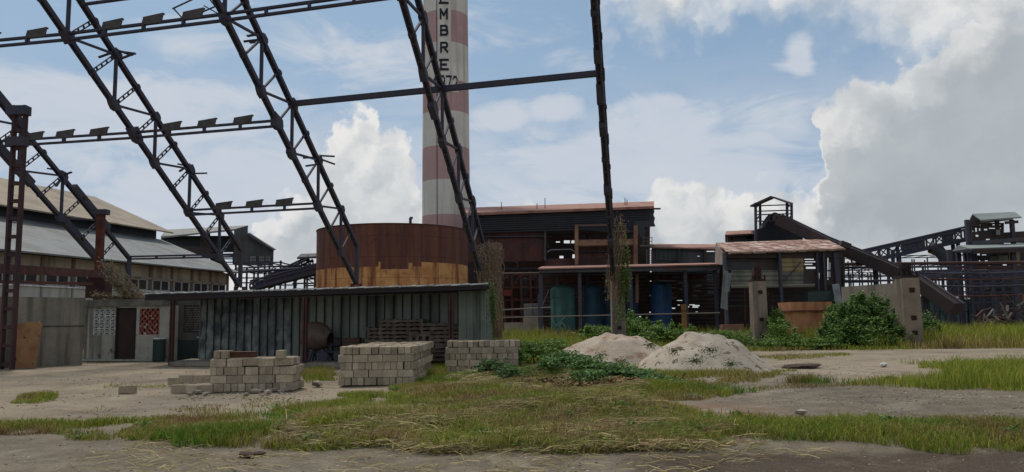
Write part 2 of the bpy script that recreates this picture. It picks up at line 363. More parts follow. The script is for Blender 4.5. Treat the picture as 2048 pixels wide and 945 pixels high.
# ---------------------------------------------------------------- ground
def poly_world(px): return [tuple(gnd(x, y)[:2]) for x, y in px]
HUMP = [(*gnd(px, py)[:2], r, h) for px, py, r, h in ((690,862,1.0,.13),(600,878,.8,.08),(860,850,1.3,.12),(960,800,1.6,.2),(1040,835,1.0,.14),(1180,825,1.2,.16),(1260,835,.9,.14),(1150,765,1.6,.24),(1300,785,1.0,.18),(1000,770,1.4,.22),(430,880,.6,.07),(1450,870,1.0,.07),(1700,870,1.2,.08),(1950,870,1.2,.08),(300,855,1.5,.06),(1080,880,.9,.08))]
def gh(x, y):
    z = mnoise.noise((x*.35, y*.35, 0))*.035+mnoise.noise((x*1.3, y*1.3, 5))*.012
    for hx, hy, r, h in HUMP:
        d = ((x-hx)**2*.6+(y-hy)**2)/(r*r)
        if d < 6: z += h*math.exp(-d*1.2)
    return z
def make_ground():
    m = bpy.data.materials.new('packed_sand_and_gravel'); m.use_nodes = True; t = NT(m.node_tree); b = t.n['Principled BSDF']
    g = t.node('ShaderNodeNewGeometry'); P = g.outputs['Position']; s = t.node('ShaderNodeSeparateXYZ'); t.put(s.inputs[0], P); X, Y = s.outputs[0], s.outputs[1]
    n1 = t.noise(P, .35, 6, .6); n2 = t.noise(P, 1.7, 6, .65); n3 = t.noise(P, 14, 4, .7); n4 = t.noise(P, 55, 3, .7)
    wob = t.m('MULTIPLY_ADD', n2, 1.6, -.8)
    sand = t.mix(t.sstep(n1, .35, .65), (.305, .255, .185, 1), (.235, .197, .145, 1))
    grav = t.mix(t.sstep(n2, .35, .65), (.215, .183, .135, 1), (.145, .124, .09, 1))
    pale = t.mix(t.sstep(n3, .3, .7), (.36, .30, .225, 1), (.28, .23, .17, 1))
    fg = t.sstep(t.m('ADD', Y, wob), 13.4, 11.6)                        # foreground gravel
    rt = t.m('MULTIPLY', t.sstep(t.m('ADD', X, wob), 2.5, 4.5), t.sstep(t.m('ADD', Y, wob), 21.5, 18.5))
    c = t.mix(t.m('MAXIMUM', fg, rt), sand, grav)
    mid = t.m('MULTIPLY', t.sstep(t.m('ADD', X, t.m('MULTIPLY', wob, 2)), 6, 9), t.m('MULTIPLY', t.sstep(t.m('ADD', Y, wob), 19, 21), t.sstep(Y, 33, 27)))
    c = t.mix(t.m('MULTIPLY', mid, t.sstep(n2, .3, .6)), c, pale)
    red = t.m('MULTIPLY', t.sstep(t.vm('DISTANCE', P, (*gnd(1440, 818)[:2], 0)), 1.6, .2), t.sstep(n2, .4, .6)); c = t.mix(red, c, (.24, .12, .085, 1))
    ed = t.m('ADD', Y, t.m('MULTIPLY', wob, .5))
    wet = t.m('MULTIPLY', t.sstep(t.m('ADD', X, t.m('MULTIPLY', wob, .8)), .9, 1.9), t.sstep(ed, 10.1, 9.5)); c = t.mix(wet, c, (.075, .056, .04, 1))
    bk = t.sstep(Y, 60, 90); c = t.mix(bk, c, (.09, .09, .05, 1))
    pat = t.m('MULTIPLY', t.sstep(t.noise(P, .8, 5, .7, 1.0), .53, .62), .45); c = t.mix(pat, c, (.15, .115, .085, 1))
    n5 = t.noise(P, .55, 5, .65, .8); c = t.mix(t.m('MULTIPLY', t.sstep(n5, .52, .66), .45), c, (.12, .095, .07, 1)); c = t.mix(t.m('MULTIPLY', t.sstep(n5, .44, .34), .35), c, (.38, .33, .26, 1))
    # pebbles: light and dark specks
    v = t.node('ShaderNodeTexVoronoi'); v.inputs['Scale'].default_value = 26; t.put(v.inputs['Vector'], P)
    sp = t.m('MULTIPLY', t.sstep(v.outputs['Distance'], .34, .22), t.sstep(n2, .42, .6))
    c = t.mix(t.m('MULTIPLY', sp, .5), c, t.mix(v.outputs['Color'], (.10, .09, .08, 1), (.42, .38, .33, 1)))
    c = t.mix(.55, c, t.mix(n4, (0, 0, 0, 1), (1, 1, 1, 1)), 'OVERLAY'); c = t.mix(.45, c, t.mix(n3, (0, 0, 0, 1), (1, 1, 1, 1)), 'OVERLAY')
    t.put(b.inputs['Base Color'], c); b.inputs['Roughness'].default_value = .95; b.inputs['Specular IOR Level'].default_value = .2
    bn = t.node('ShaderNodeBump'); bn.inputs['Strength'].default_value = .9; bn.inputs['Distance'].default_value = .06
    t.put(bn.inputs['Height'], t.m('ADD', t.m('MULTIPLY', n2, .8), t.m('ADD', t.m('MULTIPLY', n3, .5), t.m('MULTIPLY', n4, .3)))); t.put(b.inputs['Normal'], bn.outputs[0])
    # near part as a fine uneven sheet, joined to one sheet that reaches the horizon
    xs = list(np.unique(np.concatenate([np.array([-3000, -600, -150, -80, -50]), np.arange(-32, 36, .5), np.array([50, 80, 150, 600, 3000])])))
    ys = list(np.unique(np.concatenate([np.array([-300, -50, -5, 3]), np.arange(6, 14, .25), np.arange(14, 44, .5), np.array([48, 60, 90, 150, 400, 1000, 4000])])))
    vs = []; 
    for y in ys:
        for x in xs:
            k = 1.0 if (-32 < x < 35.5 and 6 < y < 43) else 0
            vs.append((x, y, k*gh(x, y)-.02*k))
    n = len(xs); fs = [(j*n+i, j*n+i+1, (j+1)*n+i+1, (j+1)*n+i) for j in range(len(ys)-1) for i in range(n-1)]
    mb = MB(); mb.v = vs; mb.f = fs; o = mb.build('ground', m, smooth=True); tag(o, 'packed sandy ground with grey gravel and darker damp soil', None, None, 'structure'); del o['label']
    return o
make_ground()

# ---------------------------------------------------------------- concrete blocks
bmat = []
for i, c in enumerate([(.41, .34, .25), (.35, .29, .21), (.46, .385, .285)]):
    bmat.append(mat('concrete_block_%s' % 'abc'[i], c, .95, tuple(v*.72 for v in c), 4, bump=.6, bscale=30, rnd=.2, spots=tuple(v*.5 for v in c), sscale=3.5, slo=.6, shi=.7))
def block_mesh():
    bm = bmesh.new(); bmesh.ops.create_cube(bm, size=1)
    for v in bm.verts: v.co = Vector((v.co.x*.382, v.co.y*.158, v.co.z*.192))
    bmesh.ops.bevel(bm, geom=list(bm.edges), offset=.008, segments=1, affect='EDGES')
    me = bpy.data.meshes.new('concrete_block'); bm.to_mesh(me); bm.free(); return me
bmes = []
for m_ in bmat: q = block_mesh(); q.materials.append(m_); bmes.append(q)
rb = random.Random(3)
def put_block(loc, rz, label, group, jit=.012, ang=1.8, tilt=0):
    o = bpy.data.objects.new('concrete_block', rb.choice(bmes)); COL.objects.link(o)
    o.location = (loc[0]+rb.uniform(-jit, jit), loc[1]+rb.uniform(-jit, jit), loc[2])
    o.rotation_euler = (tilt*rb.uniform(-1, 1), tilt*rb.uniform(-1, 1), rz+R(rb.uniform(-ang, ang)))
    k = rb.uniform(.97, 1.0); o.scale = (k, k, rb.uniform(.985, 1.0))
    return tag(o, label, 'concrete block', group)
CN = ['bottom', 'second', 'third', 'fourth', 'fifth', 'top']
OD = ['first', 'second', 'third', 'fourth', 'fifth', 'sixth', 'seventh', 'eighth', 'ninth', 'tenth', 'eleventh', 'twelfth'] + ['%dth' % i for i in range(13, 20)] + ['20th', '21st', '22nd', '23rd'] + ['%dth' % i for i in range(24, 41)]
REST = []
def stack(p0, wid, dep, courses, rz, where, first='head', shift=None, maxrow=99):
    """courses of blocks; head = ends towards the viewer. Unseen and farthest ones go to one merged remainder"""
    ca, sa = math.cos(rz), math.sin(rz); X = Vector((ca, sa, 0)); Y = Vector((-sa, ca, 0)); p0 = Vector((p0[0], p0[1], 0))
    for k in range(courses):
        head = (k % 2 == 0) == (first == 'head'); z = .098+k*.197
        bw, bd = (.167, .39) if head else (.39, .167); nx = round(wid/bw); ny = max(1, round(dep/bd)); top = k == courses-1
        sh = shift[k] if shift else 0; cn = 'top' if top else CN[k]
        for i in range(nx):
            for j in range(ny):
                if not top and 0 < i < nx-1 and 0 < j < ny-1: continue
                p = p0+X*((i+.5)*bw+sh)+Y*((j+.5)*bd); a_ = rz+(math.pi/2 if head else 0)
                if j == 0: lab = '%s block from left, %s course, front face of the %s' % (OD[i], cn, where)
                elif top and i < nx-1: lab = '%s from left in %s row back, top of the %s' % (OD[i], OD[j], where)
                elif i == nx-1: lab = '%s block back from the front, %s course, right side of the %s' % (OD[j], cn, where)
                else: lab = None
                if top and j > 0 and rb.random() < .05: continue
                if top: z = .098+k*.197+rb.choice((0, 0, .006, .012, .02))
                if lab is None or j >= (maxrow if not top else maxrow//2): REST.append(((p.x+rb.uniform(-.01, .01), p.y+rb.uniform(-.01, .01), z), a_+R(rb.uniform(-1.5, 1.5)))); continue
                put_block((p.x, p.y, z), a_, lab, 'blocks of the '+where, .018 if top else .012, 3 if top else 1.8, R(1.5) if top else 0)
def RESTGO():
    mb = MB()
    for p, a_ in REST: mb.box(p, (.378, .154, .19), a_)
    o = mb.build('concrete_blocks', bmat[1]); tag(o, 'remaining concrete blocks deeper inside and behind the three stacks', 'concrete blocks', None, 'stuff')
# middle stack (largest)
g2 = gnd(676, 772); g2r = gnd(824, 772)
stack(g2, (g2r-g2).length, 4.8, 5, R(0.3), 'largest block stack', 'head', [.0, .0, .03, -.02, .04], 14)
# left stack
g1 = gnd(419, 785); g1r = gnd(588, 784)
W1 = "nearest block stack"
stack(g1, (g1r-g1).length, 1.0, 4, R(2), W1, 'head', [0, 0, -.01, -.02], 12)
for (x, y, z, rz, ph) in [(428, 785, .886, 90, 'light concrete block set upright on the left corner of the nearest stack'), (443, 785, .886, 88, 'light concrete block second from the left on top of the nearest stack'),
                      (554, 785, .886, 92, 'single pale concrete block alone on the right top of the nearest stack')]:
    p = gnd(x, y); put_block((p.x, p.y+.3, z), R(rz), ph, 'loose blocks on the nearest stack')
rbk = thing('red_brick', (gnd(470, 785).x, gnd(470, 785).y+.5, .886-.098), 'reddish brown wooden tray lying on top of the nearest block stack', 'tray'); rbk.name = 'wooden_tray'
mb = MB(); q = rbk.location; mb.box((q.x, q.y, q.z+.07), (.62, .34, .14)); mb.build('tray_body', mat('red_brown_timber', (.10, .035, .02), .8, (.06, .03, .02), 6), rbk, bevel=.01)
mb = MB(); mb.box((q.x, q.y, q.z+.15), (.66, .38, .02)); mb.build('tray_rim', mat('red_brown_timber', (.1, .035, .02)), rbk)
# low two-course tail to the left of it
for k, xs, y0 in ((0, (357, 385, 407), 787), (1, (371, 402), 783)):
    for x in xs:
        p = gnd(x, y0); put_block((p.x, p.y+.1, .098+.197*k), R(rb.uniform(-8, 12)), '%s grey block from left, %s, low row left of the nearest stack' % (OD[xs.index(x)], 'lower course' if k == 0 else 'upper course'), 'low row of blocks', .02, 4)
for (x, y) in ((350, 770), (378, 766), (402, 762)):
    p = gnd(x, y); put_block((p.x, p.y, .098), R(rb.uniform(-10, 15)), '%s grey block from left behind the low row left of the nearest stack' % OD[(350, 378, 402).index(x)], 'low row of blocks', .02, 6)
p = gnd(255, 788); put_block((p.x, p.y, .1), R(8), 'lone concrete block lying by itself on the sand at left', None, tilt=.06)
# right stack
g3 = gnd(890, 746); g3r = gnd(1022, 741)
stack(g3, (g3r-g3).length, 1.6, 5, R(1), 'grass-hidden right block stack', 'head', [0, .0, 0, .0, .06], 4)
RESTGO()
# rubble
rubm = mat('rubble_concrete', (.30, .26, .21), .95, (.2, .17, .14), 6, bump=.5, bscale=20, rnd=.15)
def rock(name, loc, s, label, cat, m=None, group=None, flat=.6, seed=0):
    bm = bmesh.new(); bmesh.ops.create_icosphere(bm, subdivisions=1 if s < .4 else 2, radius=1)
    for v in bm.verts:
        k = 1+mnoise.noise(v.co*1.3+Vector((seed*3.1, 0, 0)))*.6; v.co = Vector((v.co.x*k*s, v.co.y*k*s*.75, v.co.z*k*s*flat))
    me = bpy.data.meshes.new(name); bm.to_mesh(me); bm.free(); me.materials.append(m or rubm)
    o = bpy.data.objects.new(name, me); COL.objects.link(o); o.location = (loc[0], loc[1], s*flat*.6); o.rotation_euler = (0, 0, seed*1.3)
    return tag(o, label, cat, group)
for i, (x, y, s) in enumerate([(380, 791, .09), (395, 788, .13), (412, 790, .11), (492, 791, .10), (509, 787, .14), (535, 788, .14), (545, 784, .12), (562, 786, .11), (575, 783, .10), (400, 783, .1), (525, 793, .07)]):
    rock('rubble_piece', gnd(x, y), s, 'small broken piece of pale rubble at the foot of the nearest block stack', 'rubble', None, 'rubble at the foot of the nearest block stack', .5, i+1)
rock('rubble_piece', gnd(636, 772), .2, 'flat grey chunk of rubble between two block stacks', 'rubble', None, None, .45, 21)
rock('dark_stone', gnd(1604, 829), .12, 'small light stone alone on the gravel at right', 'stone', mat('pale_stone', (.33, .3, .25)), None, .5, 22)
rock('broken_stone', gnd(1768, 733), .17, 'whitish broken lump on the open ground at right', 'stone', mat('whitish_stone', (.45, .46, .42)), None, .5, 23)
rock('broken_stone', gnd(1779, 759), .12, 'small black lump on the open sandy ground at right', 'stone', mat('black_stone', (.02, .018, .016)), None, .5, 24)
dirt = mat('dark_brown_soil', (.075, .045, .03), .95, (.04, .028, .02), 3, bump=.6)
rock('soil_heap', gnd(1603, 735), .8, 'low heap of dark brown soil beside the gravel mounds', 'soil heap', dirt, None, .09, 25)
rock('dark_debris', gnd(495, 914), .15, 'dark brown decayed clump on the gravel in the left foreground', 'debris', dirt, None, .28, 26)
rock('dark_debris', gnd(518, 911), .10, 'small dark crumb beside the decayed clump in the left foreground', 'debris', dirt, None, .35, 27)

# ---------------------------------------------------------------- gravel mounds
grm = mat('pale_gravel_and_sand', (.50, .44, .36), .98, (.38, .32, .25), 2.5, bump=.9, bscale=14, spots=(.12, .10, .065), sscale=3.6, slo=.56, shi=.62)
grm2 = mat('pale_gravel_with_orange_soil', (.50, .43, .345), .98, (.38, .31, .24), 2.0, bump=.9, bscale=14, spots=(.24, .12, .05), sscale=.9, slo=.52, shi=.62)
def mound(name, c, rx, ry, h, label, seed, m):
    bm = bmesh.new(); n, k = 72, 26; rings = []
    for j in range(k+1):
        f = j/k; row = []
        for i in range(n):
            a = 2*math.pi*i/n; x, y = math.cos(a)*rx*f, math.sin(a)*ry*f
            z = h*(1-f**1.9)**1.25 if f < 1 else 0
            nn = mnoise.noise((x*.9+seed, y*.9, 1))*.30+mnoise.noise((x*2.6+seed, y*2.6, 4))*.13+mnoise.noise((x*8, y*8, seed))*.05
            row.append(bm.verts.new((x*(1+.22*f*mnoise.noise((math.cos(a)*1.5, math.sin(a)*1.5, seed))), y*(1+.2*f*mnoise.noise((math.sin(a)*2, seed, math.cos(a)*2))), max(-.06, z+nn*min(1, (1-f)*4)*h*.55-.03*(f > .98)))))
        rings.append(row)
    for j in range(k):
        for i in range(n):
            if j == 0 and i: pass
            bm.faces.new((rings[j][i], rings[j][(i+1)%n], rings[j+1][(i+1)%n], rings[j+1][i]))
    bmesh.ops.remove_doubles(bm, verts=bm.verts, dist=1e-4); bmesh.ops.recalc_face_normals(bm, faces=bm.faces)
    me = bpy.data.meshes.new(name); bm.to_mesh(me); bm.free(); me.materials.append(m)
    for p in me.polygons: p.use_smooth = True
    o = bpy.data.objects.new(name, me); COL.objects.link(o); o.location = c; return tag(o, label, 'gravel heap')
pL = gnd(1243, 735); mound('gravel_heap', (pL.x-.1, pL.y+.9, 0), 2.75, 2.1, 1.12, 'left pale gravel heap with a patch of orange soil', 2.3, grm2)
pR = gnd(1398, 738); mound('gravel_heap', (pR.x+.1, pR.y+.3, 0), 2.4, 2.1, 1.14, 'right speckled pale gravel heap with a clean slope', 7.7, grm)

# ---------------------------------------------------------------- pillars
def pillar(px, ptop, Y, wpx, zb, label, cap=None, m=None, dpt=.8, notch=True, name='concrete_pillar'):
    top = at(px, ptop, Y); w = wpx*Y/F; b = Vector((top.x, top.y+dpt/2, 0)); rt = thing(name, b, label, 'pillar')
    mb = MB(); z = top.z; w2, d2 = w/2, dpt/2
    mb.box8([b+Vector(v) for v in [(-w2,-d2,-.1),(w2,-d2,-.1),(w2,d2,-.1),(-w2,d2,-.1),(-w2*.93,-d2*.93,z),(w2*.93,-d2*.93,z),(w2*.93,d2*.93,z),(-w2*.93,d2*.93,z)]])
    mb.build('shaft', m or concp, rt, bevel=.025)
    if notch:
        hm = mat('dark_recess_rust', (.03, .012, .01), .9); 
        for zz in notch if isinstance(notch, (list, tuple)) else (.7, 1.75, 3.2):
            MB().box(b+Vector((.02, -d2*.985, zz)), (w*.27, .08, w*.24)).build('socket_hole', hm, rt)
    if cap:
        mb = MB(); rr = random.Random(int(px)); mb.box(b+Vector((0, 0, z+.06)), (w*.95, dpt*.8, .14)); mb.box(b+Vector((0, 0, z+.42)), (w*.5, .3, .7))
        for k in range(10):
            x = rr.uniform(-w*.42, w*.42); mb.bar(b+Vector((x, rr.uniform(-.2, .2), z)), b+Vector((x*.5+rr.uniform(-.1, .1), rr.uniform(-.2, .2), z+rr.uniform(.35, .95))), .1, .14)
        for k in range(4): mb.tube([b+Vector((-w*.4+k*w*.27, -d2*.7, z+.1)), b+Vector((-w*.4+k*w*.27, -d2*.7, z+.35))], .05, 6)
        mb.build('rusted_shoe', cap, rt)
    return rt
capm = mat('rusted_shoe_steel', (.055, .025, .02), .9, (.03, .018, .016), 4, bump=.5)
pillar(1519, 563, 43.5, 29, 0, 'square concrete pillar with rust topped shoe before the tile roofed building', capm, notch=(.62, 1.5, 3.0))
pillar(1822, 556, 40, 37, 0, 'wide stained concrete pillar with rusty top at right of the leafy mound', mat('rusted_shoe_dark', (.03, .018, .018), .9, (.02, .016, .016), 4, bump=.5), notch=(.75, 1.5, 2.9), dpt=1.0)
pillar(1236, 560, 43, 27, 0, 'slender concrete pillar draped in green vines under the edge-on truss', None, notch=(.48, 1.15))
pillar(988, 486, 45.2, 30, 0, 'tall red brown pillar wrapped in dead vines beside the shed', None, mat('maroon_stained_pillar', (.19, .125, .10), .95, (.12, .085, .07), .9, streak=1.8, streak_col=(.09, .045, .035), bump=.4), notch=False)
for k, lb in (('A', 'rusted column under the leftmost roof truss'), ('B', 'red rusted column carrying the second roof truss'), ('C', 'column carrying the third roof truss behind the tin shed')):
    f = NODES[k][2]; rt = thing('steel_column', Vector((f.x, f.y, 0)), lb, 'column'); mb = MB()
    mb.box((f.x-.25, f.y, f.z/2), (.14, .4, f.z)); mb.box((f.x+.25, f.y, f.z/2), (.14, .4, f.z)); mb.build('flange', rust, rt)
    mb = MB(); n = int(f.z/.7)
    for i in range(n+1): mb.box((f.x, f.y, .1+i*.7), (.5, .3, .16))
    mb.build('batten', rust, rt)

# ---------------------------------------------------------------- chimney
TOPZ = 60
cc = at(893, 600, 100); crad = 3.08
ch = thing('chimney', Vector((cc.x, 100, 0)), 'tall round chimney banded dusty red and white with painted letters', 'chimney')
def zat(px, py, Y): return at(px, py, Y).z
zb = [zat(893, y, 100-crad) for y in (428, 358, 290, 220, 158, 82, 18)]
bands = [0, zb[0]-4.6] + zb; step = zb[-1]-zb[-2]
while bands[-1] < TOPZ: bands.append(bands[-1]+step)
wht = mat('faded_white_paint', (.66, .64, .58), .9, (.56, .54, .49), .35, streak=.9, streak_col=(.40, .375, .34), bump=.15)
redp = mat('faded_red_paint', (.48, .31, .30), .9, (.41, .275, .27), .4, streak=.9, streak_col=(.34, .235, .225), bump=.15)
def rad(z): return crad*(1.02-.10*z/TOPZ)
for k in range(len(bands)-1):
    z0, z1 = bands[k], bands[k+1]
    isr = k in (0, 1) or (k-2) % 2 == 1
    MB().lathe((cc.x, 100, 0), [(rad(z0), z0), (rad(z1), z1)], 64).build('red_band' if isr else 'white_band', redp if isr else wht, ch, smooth=True)
# vertical conductor strip and letters (mesh letters wrapped on the shaft)
def on_shaft(x, z, off=.03):
    """x metres round the shaft from the side that faces the viewer"""
    r_ = rad(z)+off; a = -math.pi/2+x/rad(z)-CHROT; return Vector((cc.x+r_*math.cos(a), 100+r_*math.sin(a), z))
CHROT = math.atan2(cc.x, 100)
def patch(mb, x0, x1, z0, z1, off):
    nx = max(1, int(abs(x1-x0)/.25)); o = len(mb.v)
    for j in (0, 1):
        for i in range(nx+1): mb.v.append(tuple(on_shaft(x0+(x1-x0)*i/nx, (z0, z1)[j], off)))
    for i in range(nx): mb.f.append((o+i, o+i+1, o+nx+1+i+1, o+nx+1+i))
def stroke(mb, pts, w, ox, oz, s, off=.07, xs=.8):
    """polyline letter stroke laid on the curved shaft, unit box 0..1"""
    for (ax, ay), (bx, by) in zip(pts[:-1], pts[1:]):
        dx, dy = bx-ax, by-ay; L = math.hypot(dx, dy); nx_, ny_ = -dy/L*w/2, dx/L*w/2; ex, ey = dx/L*w/2, dy/L*w/2; K_ = 6
        ax, ay, bx, by = ax-ex, ay-ey, bx+ex, by+ey; o = len(mb.v)
        for k in range(K_+1):
            x, y = ax+(bx-ax)*k/K_, ay+(by-ay)*k/K_
            for sg in (-1, 1): mb.v.append(tuple(on_shaft(ox+(x+sg*nx_)*s*xs, oz+(y+sg*ny_)*s, off)))
        for k in range(K_): mb.f.append((o+2*k, o+2*k+1, o+2*k+3, o+2*k+2))
        off += .006
    return off
LET = {'E': [[(.12,1),(.12,0)],[(.0,1),(1,1)],[(.12,.5),(.75,.5)],[(0,0),(1,0)]],
 'M': [[(.08,0),(.08,1),(.5,.35),(.92,1),(.92,0)]],
 'B': [[(.12,0),(.12,1),(.75,1),(.9,.86),(.9,.64),(.75,.52),(.12,.52)],[(.75,.52),(.95,.38),(.95,.14),(.78,0),(.12,0)]],
 'R': [[(.12,0),(.12,1),(.78,1),(.92,.86),(.92,.64),(.78,.5),(.12,.5)],[(.5,.5),(.95,0)]],
 'I': [[(.5,0),(.5,1)],[(.2,0),(.8,0)],[(.2,1),(.8,1)]],
 '1': [[(.2,.75),(.5,1),(.5,0)]], '9': [[(.1,.12),(.3,0),(.7,0),(.9,.2),(.9,.8),(.7,1),(.3,1),(.1,.8),(.1,.6),(.3,.45),(.7,.45),(.9,.6)]],
 '7': [[(.05,1),(.95,1),(.4,0)]], '2': [[(.08,.8),(.25,1),(.7,1),(.9,.8),(.9,.6),(.08,0),(.95,0)]]}
pw = 100/F   # metres per pixel at the chimney
xc = (889.5-893)*pw
panel = MB(); patch(panel, xc-13*pw, xc+14*pw, zat(893, 100, 97), TOPZ-6, .03); panel.build('letter_panel', wht, ch)
panel = MB(); patch(panel, -29*pw, 26*pw, zat(893, 184, 97), zat(893, 152, 97), .035); panel.build('date_panel', wht, ch)
blk = mat('black_letter_paint', (.018, .022, .035), .8)
def letter(chr_, x, ytop, ybot, wd_=.8, thick=.24):
    mb = MB(); z0, z1 = zat(893, ybot, 97), zat(893, ytop, 97); s = z1-z0; o = .07
    for st_ in LET[chr_]: o = stroke(mb, st_, thick, x-s*wd_/2, z0, s, o, wd_)
    mb.build('letter', blk, ch)
for chr_, y0, y1 in (('E', -13, 6), ('M', 19, 37), ('B', 52, 70), ('R', 86, 104), ('E', 120, 139)): letter(chr_, xc, y0, y1)
z = zat(893, -13, 97)
for chr_, x in (('1', -21), ('9', -6.5), ('7', 6), ('2', 19)): letter(chr_, x*pw, 153, 177, wd_=.42, thick=.18)
mb = MB(); mb.tube([on_shaft(xc-14.5*pw, zz, .04) for zz in range(2, TOPZ-2, 4)], .04, 5); mb.build('conductor_strip', steel, ch)

# ---------------------------------------------------------------- storage tank
tx = at(786, 600, 72).x; trd = 149/F*72*1.005
tankm = bpy.data.materials.new('rust_brown_over_orange_steel'); tankm.use_nodes = True; t = NT(tankm.node_tree); b = t.n['Principled BSDF']
g = t.node('ShaderNodeNewGeometry'); P = g.outputs['Position']; s_ = t.node('ShaderNodeSeparateXYZ'); t.put(s_.inputs[0], P)
ang = t.m('ARCTAN2', t.m('SUBTRACT', s_.outputs[0], tx), t.m('SUBTRACT', 72.0, s_.outputs[1]))   # 0 faces the viewer
cv = t.node('ShaderNodeCombineXYZ'); t.put(cv.inputs[0], t.m('MULTIPLY', ang, trd)); t.put(cv.inputs[1], s_.outputs[2])
# edge between the coats steps from plate to plate
stp = t.ramp(t.m('MULTIPLY_ADD', ang, 1/3.2, .5), [(0, .42), (.49, .62), (.500, .30), (.60, .30), (.605, .58), (.62, .42), (.655, .62), (1, .5)], 'CONSTANT')
zs = zat(786, 527, 72-trd); edge = t.m('MULTIPLY_ADD', stp, 1.9, zs-1.05)
wig = t.m('MULTIPLY_ADD', t.noise(cv.outputs[0], 2.2, 3, .5), .12, -.06)
up_ = t.sstep(t.m('SUBTRACT', t.m('ADD', s_.outputs[2], wig), edge), -.03, .03)
sv = t.vm('MULTIPLY', cv.outputs[0], (1, .06, 1)); st1 = t.noise(sv, 1.1, 5, .6); st2 = t.noise(sv, 4.0, 4, .6); cl = t.noise(cv.outputs[0], .8, 6, .6)
brown = t.mix(t.sstep(st1, .38, .65), (.085, .036, .03, 1), (.15, .06, .04, 1)); brown = t.mix(t.m('MULTIPLY', t.sstep(st2, .55, .7), .5), brown, (.22, .10, .05, 1))
oran = t.mix(t.sstep(cl, .35, .65), (.56, .30, .115, 1), (.42, .19, .07, 1)); oran = t.mix(t.m('MULTIPLY', t.sstep(st1, .5, .62), .85), oran, (.13, .038, .02, 1)); oran = t.mix(t.m('MULTIPLY', t.sstep(st2, .55, .7), .5), oran, (.40, .24, .12, 1))
tb_ = t.node('ShaderNodeTexBrick'); tb_.inputs['Scale'].default_value = 1; tb_.inputs['Brick Width'].default_value = 3.4; tb_.inputs['Row Height'].default_value = 1.75; tb_.inputs['Mortar Size'].default_value = .025; tb_.inputs['Mortar Smooth'].default_value = .6; t.put(tb_.inputs[0], cv.outputs[0])
tc_ = t.mix(t.m('MULTIPLY', tb_.outputs['Fac'], .55), t.mix(up_, oran, brown), (.03, .014, .012, 1)); tc_ = t.mix(t.m('MULTIPLY', t.sstep(t.noise(P, 1.6, 6, .7), .56, .68), .5), tc_, (.05, .024, .02, 1)); t.put(b.inputs['Base Color'], tc_); b.inputs['Roughness'].default_value = .8; b.inputs['Specular IOR Level'].default_value = .25
bn = t.node('ShaderNodeBump'); bn.inputs['Strength'].default_value = .25; t.put(bn.inputs['Height'], t.noise(P, 6, 5, .6)); t.put(b.inputs['Normal'], bn.outputs[0])
tk = thing('storage_tank', Vector((tx, 72, 0)), 'huge round tank, rust brown above and orange below', 'tank'); tz = zat(786, 446, 72-trd)
mb = MB(); mb.lathe((tx, 72, 0), [(trd, 0), (trd, tz), (trd-.05, tz), (trd-.05, tz-1.5)], 96); mb.f.append(tuple(range(len(mb.v)-96, len(mb.v)))); mb.build('tank_shell', tankm, tk, smooth=True)
mb = MB()
for zz in (tz-.04,): mb.lathe((tx, 72, zz), [(trd+.0, -.04), (trd+.05, -.04), (trd+.05, .04), (trd, .04)], 96)
mb.build('weld_ring', rust, tk)
mb = MB(); mb.tube([(tx+2.4, 72-trd*.93, tz), (tx+2.4, 72-trd*.93, tz+.45)], .12, 8); mb.tube([(tx+2.35, 72-trd*.93, tz+.45), (tx+2.6, 72-trd*.93, tz+.45)], .1, 8); mb.build('vent_pipe', steel, tk)

# ---------------------------------------------------------------- tin shed
roofm = mat('shed_roof_sheet', (.05, .055, .065), .7, (.035, .04, .045), 1, bump=.2)
edgem = mat('bright_zinc_edge', (.75, .76, .76), .5, (.25, .25, .26), 4)
tin = mat('grey_green_tin_sheet', (.24, .262, .225), .7, (.145, .165, .145), .55, streak=1.1, streak_col=(.05, .06, .06), bump=.25, bscale=3)
tin2 = mat('dented_grey_green_tin', (.235, .265, .255), .6, (.06, .075, .08), 1.6, streak=.7, streak_col=(.04, .05, .055), bump=1.0, bscale=2.6)
eL = at(290, 589, 32.0); eR = at(978, 569.5, 30.2); eR.z = eL.z+.02
# keep the eave level: solve the right end depth for the same height
for Yt in np.arange(22, 40, .05):
    if abs(at(978, 569.5, float(Yt)).z-eL.z) < .012: eR = at(978, 569.5, float(Yt)); break
print('eave', eL, eR)
sh = thing('tin_shed', Vector(((eL.x+eR.x)/2, (eL.y+eR.y)/2+3, 0)), 'long open fronted tin shed with grey green sheet back wall', 'shed')
ed = (eR-eL).normalized(); bk_ = Vector((-.06, 1, 0)).normalized(); BD = 2.7
a, b2 = eL, eR; dn = Vector((0, 0, -.16)); bd = bk_*BD
mb = MB(); mb.box8([a-Vector((0,0,.05)), b2-Vector((0,0,.05)), b2+bd+dn-Vector((0,0,.05)), a+bd+dn-Vector((0,0,.05)), a, b2, b2+bd+dn, a+bd+dn]); mb.build('roof', roofm, sh)
mb = MB(); mb.box8([a-Vector((0,0,.25))+bk_*.02, b2-Vector((0,0,.15))+bk_*.02, b2-Vector((0,0,.15))+bk_*.1, a-Vector((0,0,.25))+bk_*.1, a-Vector((0,0,.052))+bk_*.02, b2-Vector((0,0,.052))+bk_*.02, b2-Vector((0,0,.052))+bk_*.1, a-Vector((0,0,.052))+bk_*.1]); mb.build('fascia_beam', mat('blackened_beam', (.02, .02, .026), .8, (.03, .02, .02), 2), sh)
mb = MB(); n = 22
for i in range(n):
    p, q = a+(b2-a)*(i/n), a+(b2-a)*((i+.93)/n); mb.bar(p-bk_*.03+Vector((0,0,.015)), q-bk_*.03+Vector((0,0,.04)), .1, .045)
mb.build('roof_edge_strip', edgem, sh)
